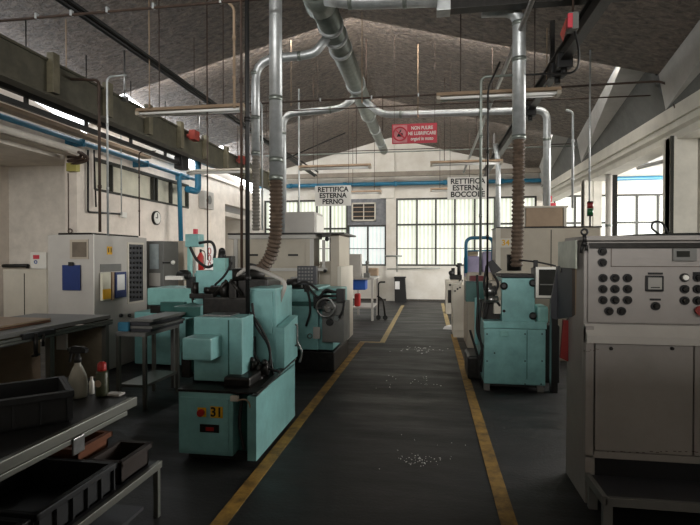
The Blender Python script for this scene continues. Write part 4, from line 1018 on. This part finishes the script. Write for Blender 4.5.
# ------------------------------------------------------------------ right: cabinet 34
g = thing('control_cabinet', 'long beige control cabinet marked 34 behind the right teal machine', 'cabinet', (1.8, 8.3, 0))
c0, c1 = W(497, 228, Y=8).x, 2.52
MB().box(c0, c1, 8.0, 8.6, 0, 2.03, .01).build('body', beige, g)
MB().box(c0-.01, c1+.02, 7.98, 8.62, 2.03, 2.05).build('roof_sheet', dark, g)
for px in (551,): 
    p = W(px, 250, Y=8); MB().box(p.x-.006, p.x+.006, 7.992, 8.0, .05, 2.0).build('door_seam', dark, g)
p = W(504.5, 243, Y=7.99)
MB().box(p.x-.07, p.x+.1, 7.956, 7.968, p.z-.07, p.z+.07).build('number_plate', beigelt, g)
text_mesh('number', '34', .12, (p.x+.01, 7.95, p.z), yellow, g, bold=.003)
MB().box(c0-.02, c0+.05, 7.97, 7.995, .05, 2.03).build('edge_strip', beigelt, g)
MB().pbox(560, 251, 564, 266, 7.98, .03).build('handle', black, g)
g = thing('air_unit', 'grey boxed air unit in a pale frame standing on the cabinet marked 34', 'air unit', (1.75, 8.3, 2.05))
a, b = W(526, 208, Y=8.05), W(563, 226, Y=8.05)
MB().box(a.x, b.x, 8.05, 8.4, 2.055, a.z, .01).build('housing', tan, g)
for x in (a.x-.05, b.x+.01): MB().box(x, x+.04, 8.04, 8.42, 2.052, a.z+.0, .004).build('side_frame', beigelt, g)
MB().box(a.x-.05, b.x+.08, 8.06, 8.42, a.z+.002, a.z+.03, .004).build('top_cover', beigelt, g)
g = thing('signal_light', 'red and green signal light on a thin pole above the cabinet marked 34', 'signal light', W(590, 228, Y=8.3))
p = W(590, 228, Y=8.3); q = W(590, 215, Y=8.3)
MB().cyl((p.x, 8.3, 2.05), (p.x, 8.3, q.z), .014).build('pole', black, g)
z = q.z
MB().cyl((p.x, 8.3, z), (p.x, 8.3, z+.1), .045).build('green_lens', ledgreen, g)
MB().cyl((p.x, 8.3, z+.105), (p.x, 8.3, z+.19), .045).build('red_lens', ledred, g)
MB().cyl((p.x, 8.3, z+.19), (p.x, 8.3, z+.21), .045).cyl((p.x, 8.3, z-.02), (p.x, 8.3, z), .045).build('cap', black, g)

# ------------------------------------------------------------------ right teal machine
g = thing('grinding_machine', 'bright teal grinding machine standing beside the right yellow line', 'machine', (1.0, 6.6, 0))
ry = 6.12
bx0, bx1 = W(484, 380, Y=ry).x, W(545.5, 380, Y=ry).x
MB().box(bx0, bx1, ry, ry+1.1, .08, .74, .012).build('base_cabinet', teal, g)
MB().box(bx0-.01, bx1+.01, ry-.015, ry+1.1, .745, .83, .01).build('deck', teal, g)
MB().box(bx0, bx1, ry+.06, ry+1.05, .04, .08).build('underframe', black, g)
for x in (bx0+.03, bx1-.06):
    for y in (ry+.02, ry+1.0): MB().box(x-.03, x+.04, y-.02, y+.07, 0, .08, .004).build('leg', midgrey, g)
p = W(527, 350, Y=ry)
MB().box(p.x-.004, p.x+.004, ry-.003, ry, .15, .73).build('door_seam', tealdk, g)
MB().pbox(500, 331, 508.5, 336.5, ry-.03, .025).build('plate', teallt, g)
mb = MB(); bolts(mb, [W(x, y, Y=ry) for x, y in ((487, 334), (494.5, 353), (487, 361), (525, 334), (525, 361), (525, 384), (542, 334), (542, 361), (541, 384))]); tag(mb.build('bolts', dark, g), None, None, kind='stuff')
MB().pbox(502, 278, 535, 322, ry, .55, .012).build('head_cover', teal, g)
MB().pbox(501, 274.5, 536, 277.5, ry+.02, .5, .004).build('head_cap', black, g)
for px, py in ((504, 286), (533, 283), (533, 316)):
    MB().ball(W(px, py, Y=ry-.02), .045, (1, .6, 1)).cyl(W(px, py, Y=ry), W(px, py, Y=ry-.06), .025).build('knob', black, g)
knob(W(504, 311, Y=ry), .018, .02, black, g)
MB().pbox(537, 306, 549, 324, ry, .3, .04).build('elbow_cover', teallt, g)
MB().cyl((1.02, ry+.25, 1.42), (1.02, ry+.25, 1.62), .085, .09).build('extraction_port', dark, g)
# mechanism on left
MB().pbox(483, 302, 501, 326, ry+.15, .5, .02).build('work_table', dark, g)
MB().pbox(490, 281, 502, 303, ry+.1, .3, .015).build('spindle_box', beige, g)
MB().cyl(W(484, 292, Y=ry+.1), W(496, 290, Y=ry+.1), .06).cyl(W(485, 300, Y=ry), W(498, 299, Y=ry), .04).cyl(W(488, 283, Y=ry+.1), W(488, 296, Y=ry+.1), .05).build('spindle', steel, g)
MB().pbox(494, 300, 501, 314, ry+.05, .1).build('slide_block', beigelt, g)
for pts in ([(486, 270), (484, 285), (488, 300), (485, 318)], [(492, 272), (498, 284), (494, 296), (500, 306)], [(481, 300), (479, 330), (482, 350), (481, 372)], [(483, 345), (479, 362), (480, 380)], [(477, 275), (478, 300), (477, 330), (482, 345)], [(470, 330), (476, 350), (479, 360)]):
    MB().smoothtube([W(x, y, Y=ry+.05) for x, y in pts], .014).build('hose', black, g)
MB().poly([W(487, 262, Y=ry), W(493, 260, Y=ry), W(502, 270, Y=ry), W(492, 275, Y=ry)]+[W(487, 262, Y=ry+.15), W(493, 260, Y=ry+.15), W(502, 270, Y=ry+.15), W(492, 275, Y=ry+.15)], [(0, 1, 2, 3), (4, 5, 6, 7), (0, 1, 5, 4), (1, 2, 6, 5), (2, 3, 7, 6), (3, 0, 4, 7)]).build('lamp_head', black, g)
MB().smoothtube([W(490, 262, Y=ry+.08), W(486, 268, Y=ry+.1), W(488, 280, Y=ry+.12)], .012).build('lamp_arm', black, g)
MB().pbox(466, 282, 486, 302, ry+.9, .3).build('side_box', tealdk, g)
MB().pbox(475, 298, 480, 345, ry+.8, .12, .01).build('stand_post', teal, g)
c = W(477, 345, Y=ry+.85); MB().box(c.x-.15, c.x+.3, ry+.5, ry+1.1, 0, .3, .03).build('foot', dark, g)
MB().pbox(470, 276, 484, 281, ry+.88, .15).build('red_guide', mat('dark_red_paint', '6e1f22', .5), g)
MB().pbox(540, 325, 560, 385, ry+.5, .4, .03).build('rear_pump', black, g)

# ------------------------------------------------------------------ operator screen and dark doors
g = thing('operator_screen', 'small monitor in a white frame standing right of the teal machine head cover', 'monitor', W(545, 300, Y=6.0))
oy = 6.0
MB().pbox(536, 268, 556, 299, oy+.02, .3, .01).build('housing', midgrey, g)
mb = MB(); mb.pbox(536, 267, 557, 269.5, oy, .02, .002).pbox(536, 295.5, 557, 298, oy, .02, .002).pbox(536, 269, 538.8, 296, oy, .02, .002).build('frame', white, g)
MB().pbox(538.8, 269.5, 556, 295.5, oy+.008, .01, .001).build('screen', glassd, g)
MB().pbox(540, 284, 554, 285.2, oy+.002, .006, .001).build('screen_bar', midgrey, g)
MB().tube([W(519, 260, Y=6.1), W(538, 262, Y=6.1), W(556, 266, Y=6.05)], .01).build('arm', black, g)
MB().pbox(534, 260, 538, 268, 6.08, .05).build('joint', black, g)
c = W(553, 299, Y=6.15); MB().box(c.x-.02, c.x+.05, 6.12, 6.22, 0, c.z).build('post', black, g)
g = thing('guard_curtain', 'dark folded metal guard doors between the monitor and the console', 'guard', W(560, 325, Y=5.2))
kx_ = 1.0
def panel(x0, x1, yt0, yt1, yb0, yb1, Y0, Y1, m, t=.02):
    A, B, C, D = W(x0, yt0, Y=Y0), W(x1, yt1, Y=Y1), W(x1, yb1, Y=Y1), W(x0, yb0, Y=Y0)
    n = V((0, t, 0)); q = [A, B, C, D]; return MB().poly(q+[p+n for p in q], [(0, 1, 2, 3), (4, 5, 6, 7), (0, 1, 5, 4), (1, 2, 6, 5), (2, 3, 7, 6), (3, 0, 4, 7)]).build('door_panel', m, g)
panel(556.5, 559, 266, 266, 318, 318, 4.0, 4.0, midgrey)
panel(551, 557.5, 300, 266, 318, 320, 4.0, 3.97, dkgrey)
panel(558, 572, 266, 265, 319, 317, 3.95, 3.72, mat('bluish_dark_sheet', '45484f', .35, .3, dirt=.25))
panel(572, 575, 265, 264, 317, 315, 3.72, 3.66, brown, .008)
panel(575, 583, 264, 264, 315, 315, 3.66, 3.53, tan, .008)
c = W(556, 268, Y=4.02); MB().box(c.x, kx_+.02, 3.89, 3.91, c.z-.03, c.z, .002).build('hinge_bar', dark, g)
g = thing('red_cloth', 'dark red cloth hanging against the left side of the grey console', 'cloth', W(566, 360, Y=4.4))
q = [(563.5, 320), (571.5, 321), (569, 362), (560.5, 358), ]
A = [W(x, y, Y=3.83) for x, y in q]; n = V((0, .03, 0))
tag(MB().poly(A+[p+n for p in A], [(0, 1, 2, 3), (4, 5, 6, 7), (0, 1, 5, 4), (1, 2, 6, 5), (2, 3, 7, 6), (3, 0, 4, 7)]).build('cloth_fold', ragred, g), None, None)
MB().smoothtube([W(567, 320, Y=3.85), W(571, 315, Y=3.8), W(578, 316, Y=3.7)], .008).build('cord', steel, g)

# ------------------------------------------------------------------ grey console right
g = thing('control_console', 'large grey control console with rows of black buttons at the right edge', 'console', (1.8, 3.7, 0))
ky = 3.45; kx = W(584, 400, Y=ky).x; kr = 2.35
zlo = W(590, 456, Y=ky).z; zl1 = W(590, 341, Y=ky).z; zl2 = W(590, 324, Y=ky).z; ztp = W(590, 236, Y=ky).z
MB().box(kx, kr, ky+.02, 3.88, zlo, ztp-.0, .012).build('body', console_m, g)
MB().box(kx, kx+.06, ky-.03, 3.88, .0, zlo+.02, .004).build('side_skirt', console_m, g)
MB().box(kx+.1, kr, ky+.25, 3.88, .0, zlo, .004).build('recessed_base', dkgrey, g)
MB().box(kx-.0, kx+.05, ky-.03, ky+.02, zlo, zl1+.1, .004).build('corner_post', console_m, g)
MB().box(kx+.055, kr, ky-.03, ky+.02, zlo, zlo+.045, .004).build('bottom_rail', console_m, g)
MB().box(kx+.06, W(693, 400, Y=ky-.03).x, ky-.03, ky+.02, zlo+.05, zl1-.01, .004).build('door', console_m, g)
MB().box(W(694.5, 400, Y=ky-.03).x, kr, ky-.03, ky+.02, zlo+.05, zl1-.01, .004).build('door', console_m, g)
MB().prism([(ky-.06, zl1-.005), (ky-.06, zl1+.04), (ky, zl2), (ky+.02, zl2), (ky+.02, zl1-.005)], 'x', kx, kr).build('ledge', greyen, g)
MB().box(kx+.02, kr, ky-.005, ky+.02, zl2+.01, ztp-.06, .004).build('button_panel', console_m, g)
MB().box(kx-.01, kr+.01, ky-.02, 3.9, ztp-.03, ztp+.0, .004).build('top_cover', console_m, g)
MB().pbox(590, 243, 705, 248, ky-.02, .02, .002).build('dark_strip', dark, g)
capm = mat('glossy_black_cap', '101010', .25)
mb = MB(); a, b = W(611, 248.5, Y=ky-.008), W(706, 267, Y=ky-.008)
mb.box(a.x, a.x+.004, ky-.008, ky-.004, b.z, a.z).box(a.x, b.x, ky-.008, ky-.004, b.z, b.z+.004).build('inset_seam', brown, g)
for px, py in ((602, 251.5), (602, 262.5), (602.5, 278), (614.5, 278), (627, 278), (602.5, 289), (614.5, 289), (627, 289), (602.5, 300), (614.5, 300), (627, 300), (608.5, 311), (621, 311), (684, 277.5), (697, 277.5), (684, 289), (697, 289), (684, 300.5), (697, 300.5), (655, 306)):
    p = W(px, py, Y=ky-.006)
    kb = MB().cyl((p.x, ky-.005, p.z), (p.x, ky-.02, p.z), .027, seg=18).build('push_button', black, g)
    lit = (px, py) in ((684, 277.5),)
    MB().cyl((p.x, ky-.02, p.z), (p.x, ky-.038, p.z), .018, .016, 14).build('button_cap', capm if (px, py) not in ((684, 277.5),) else white, kb)
a = W(655, 283, Y=ky-.006)
mt = MB().pbox(646.5, 275.5, 664, 291.5, ky-.03, .025, .006).build('meter', black, g)
MB().pbox(648.5, 277.5, 662, 289.5, ky-.034, .005, .001).build('dial', mat('meter_face', '8d8b85', .4, dirt=.15), mt)
MB().pbox(651, 287, 660, 288, ky-.037, .003, .0).build('scale', black, mt)
MB().pbox(648, 272.5, 663, 274.6, ky-.01, .006, .001).build('label_strip', black, g)
MB().pbox(650, 298.5, 661, 300.6, ky-.01, .006, .001).build('label_strip', black, g)
MB().pbox(693, 272, 706, 276, ky-.01, .006, .001).build('label_strip', black, g)
d = MB().pbox(673.5, 248.5, 697, 261, ky-.025, .02, .002).build('display', midgrey, g)
MB().pbox(677, 251, 690, 257, ky-.03, .006, .001).build('display_window', glassd, d)
p = W(698, 310, Y=ky-.01)
MB().cyl((p.x, ky-.005, p.z), (p.x, ky-.06, p.z), .022, .034, 18).build('emergency_stop', mat('dull_red_knob', '7c2723', .5, dirt=.15), g)
for px in (611, 672): knob(W(px, 348.5, Y=ky-.03), .012, .01, black, g, 'lock')
# scratches on the door corner as chipped paint marks
random.seed(5)
mb = MB()
for k in range(7):
    p = W(583+k*2.3+random.random(), 349+random.random()*3, Y=ky-.0305); mb.box(p.x, p.x+.008, ky-.0312, ky-.03, p.z, p.z+.004)
for k in range(16):
    p = W(605+k*6+random.random()*4, 451.5+random.random()*1.2, Y=ky-.0305); mb.box(p.x, p.x+.008+random.random()*.012, ky-.0312, ky-.03, p.z, p.z+.004)
tag(mb.build('paint_chips', brown, g), None, None, kind='stuff')
MB().smoothtube([W(700, 234.5, Y=3.6), W(670, 235, Y=3.6), W(640, 236, Y=3.6), W(617, 237.4, Y=3.6)], .012).build('cable', black, g)
MB().smoothtube([W(660, 235, Y=3.65), W(652, 228, Y=3.65), W(654, 222, Y=3.65), W(662, 223, Y=3.65), W(667, 231, Y=3.65), W(672, 235, Y=3.65)], .007).build('cable', black, g)
g = thing('hanging_key', 'bunch of dark keys and hook hanging at the left top corner of the grey console', 'keys', W(584, 250, Y=3.42))
c = W(584.5, 232, Y=3.41); MB().torus(c, .018, .007).build('hook', black, g)
MB().cyl(c+V((0, 0, -.02)), c+V((.002, 0, -.07)), .012).ball(c+V((0, 0, -.075)), .018).cyl(c+V((-.012, 0, -.08)), c+V((-.02, 0, -.135)), .009).cyl(c+V((.01, 0, -.085)), c+V((.012, 0, -.12)), .009).build('key', black, g)
a, b = W(575, 238, Y=3.7), W(575, 268, Y=3.7)
tag(MB().box(.955, .965, 3.52, 3.98, b.z+.12-.12, a.z-.02).box(.965, .99, 3.6, 3.63, a.z-.08, a.z-.05).build('plastic_sheet', mat('pale_green_sheet', 'a3a89a', .4, dirt=.2, scale=9)), 'pale greenish plastic sheet fixed along the left edge of the grey console', 'sheet')

# low stand in front of console
g = thing('floor_stand', 'low dark metal stand on the floor in front of the grey console', 'stand', (1.5, 3.1, 0))
sz = .2
A = W(604, 497, Z=sz)
MB().box(A.x, 2.2, A.y, ky-.06, sz-.02, sz, .003).build('top_plate', dkgrey, g)
MB().box(A.x-.015, A.x+.015, A.y-.02, ky-.06, sz-.04, sz+.012, .003).build('side_rail', midgrey, g)
MB().box(A.x, 2.2, A.y-.02, A.y+.01, sz-.045, sz+.005, .003).build('front_rail', midgrey, g)
for x, y in ((A.x+.02, A.y), (A.x+.02, ky-.1), (2.15, A.y), (2.15, ky-.1)): MB().box(x-.025, x+.025, y-.01, y+.03, 0, sz-.02).build('leg', midgrey, g)
print('stand', A)

# ------------------------------------------------------------------ small white machines farther right of aisle
g = thing('bench_grinder_cabinet', 'cream machine with slanted push button panel at the right edge of the far aisle', 'machine', (.6, 10.3, 0))
my = 10.0
MB().pbox(453, 285, 466, 331, my, .8, .01).build('body', beigelt, g)
x0, x1 = W(453, 331, Y=my).x, W(480, 331, Y=my).x
MB().box(x0+.01, x1, my+.012, my+.8, 0, .95, .01).build('base', beigelt, g)
a, b = W(453, 291, Y=my), W(461, 281, Y=my)
MB().poly([(a.x-.01, my-.01, a.z-.05), (b.x+.03, my-.01, b.z-.0), (b.x+.03, my-.01, b.z-.35), (a.x-.01, my-.01, a.z-.35), (a.x-.01, my+.5, a.z-.05), (b.x+.03, my+.5, b.z), (b.x+.03, my+.5, b.z-.35), (a.x-.01, my+.5, a.z-.35)], [(0, 1, 2, 3), (4, 5, 6, 7), (0, 1, 5, 4), (1, 2, 6, 5), (2, 3, 7, 6), (3, 0, 4, 7)]).build('button_panel', beigelt, g)
for k, (px, py) in enumerate(((455, 291), (457.5, 289), (460, 287.5))): knob(W(px, py, Y=my-.01), .02, .02, black, g, 'push_button')
MB().pbox(467, 296, 471, 322, my-.1, .1, .01).build('side_tube', brown, g)
g = thing('bench_grinder_cabinet', 'small cream machine with dark tooling on top behind the slanted panel machine', 'machine', (.45, 11.3, 0))
my = 14.0
a, b = W(446, 280, Y=my), W(463, 303, Y=my)
MB().box(a.x, b.x, my, my+.7, 0, a.z, .01).build('body', beigelt, g)
MB().pbox(448, 290, 454, 303, my-.01, .012, .002).build('opening', dark, g)
for px in (450, 456): knob(W(px, 285, Y=my), .03, .03, black, g)
MB().pbox(459, 279.5, 463, 281, my-.01, .012, .001).build('label_strip', black, g)
MB().pbox(450, 275, 462, 279.5, my+.1, .4, .01).cyl(W(453, 276, Y=my+.2), W(453, 268, Y=my+.2), .05).cyl(W(459, 276, Y=my+.2), W(459, 263, Y=my+.2), .05).cyl(W(456, 266, Y=my+.2), W(462, 264, Y=my+.2), .03).ball(W(451, 273, Y=my+.15), .07).build('tooling', black, g)
g = thing('blue_handrail', 'blue bent pipe rail beside the beige cabinet marked 34', 'rail', (.7, 9.2, 0))
MB().tube([(W(466, 262, Y=9).x, 9, 1.3), tuple(W(466, 238, Y=9)), tuple(W(493, 237.5, Y=9)), (W(493, 250, Y=9).x, 9, 1.3)], .03, .12).tube([tuple(W(468, 251, Y=9)), tuple(W(493, 250.5, Y=9))], .014).build('pipe', bluep, g)
g = thing('cloth_covered_cabinet', 'small cabinet covered by lilac cloths behind the cream machines on the right', 'cabinet', (.75, 9.3, 0))
ly = 9.2
x0, x1 = W(465, 262, Y=ly).x, W(494, 262, Y=ly).x
zq = W(470, 272, Y=ly).z
MB().box(x0+.02, x1, ly-.3, ly+.6, 0, zq, .01).build('body', beige, g)
zt_ = W(470, 256, Y=ly).z
MB().box(x0, x0+.27, ly, ly+.4, zq-.1, zt_, .05).build('cloth', lilac, g)
MB().box(x0+.31, x1, ly, ly+.4, zq-.02, zt_+.08, .05).build('cloth', lilac, g)
MB().box(x0+.02, x0+.24, ly+.1, ly+.4, zt_, zt_+.09, .02).build('cushion', mat('cream_cushion', 'c9b79a', .8), g)
# white bag on floor at right line
p = W(449, 328, Z=0)
tag(MB().poly([(p.x-.14, p.y-.2, .002), (p.x+.12, p.y-.3, .002), (p.x+.16, p.y+.3, .002), (p.x-.06, p.y+.15, .002), (p.x-.1, p.y-.1, .05), (p.x+.08, p.y-.2, .07), (p.x+.1, p.y+.2, .06), (p.x-.03, p.y+.08, .05)], [(0, 1, 2, 3), (4, 5, 6, 7), (0, 1, 5, 4), (1, 2, 6, 5), (2, 3, 7, 6), (3, 0, 4, 7)]).build('white_bag', paper), 'crumpled white bag lying on the floor at the foot of the cream machine', 'bag')
# thin white spots spread over the aisle floor
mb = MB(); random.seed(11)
def specks(n, cx_, cy_, sx_, sy_, s0):
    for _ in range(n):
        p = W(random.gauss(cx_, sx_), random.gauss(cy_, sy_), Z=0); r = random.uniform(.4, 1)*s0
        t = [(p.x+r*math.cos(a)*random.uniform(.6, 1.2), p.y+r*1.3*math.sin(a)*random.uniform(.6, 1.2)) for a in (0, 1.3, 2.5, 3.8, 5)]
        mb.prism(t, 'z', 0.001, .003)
specks(55, 422, 461, 13, 3, .007); specks(30, 425, 350, 22, 1.6, .02); specks(25, 420, 382, 25, 3, .012); specks(10, 430, 440, 30, 12, .006)
tag(mb.build('floor_specks', paper), 'scatter of small bright flakes on the dark floor of the aisle', 'speckles', kind='stuff')
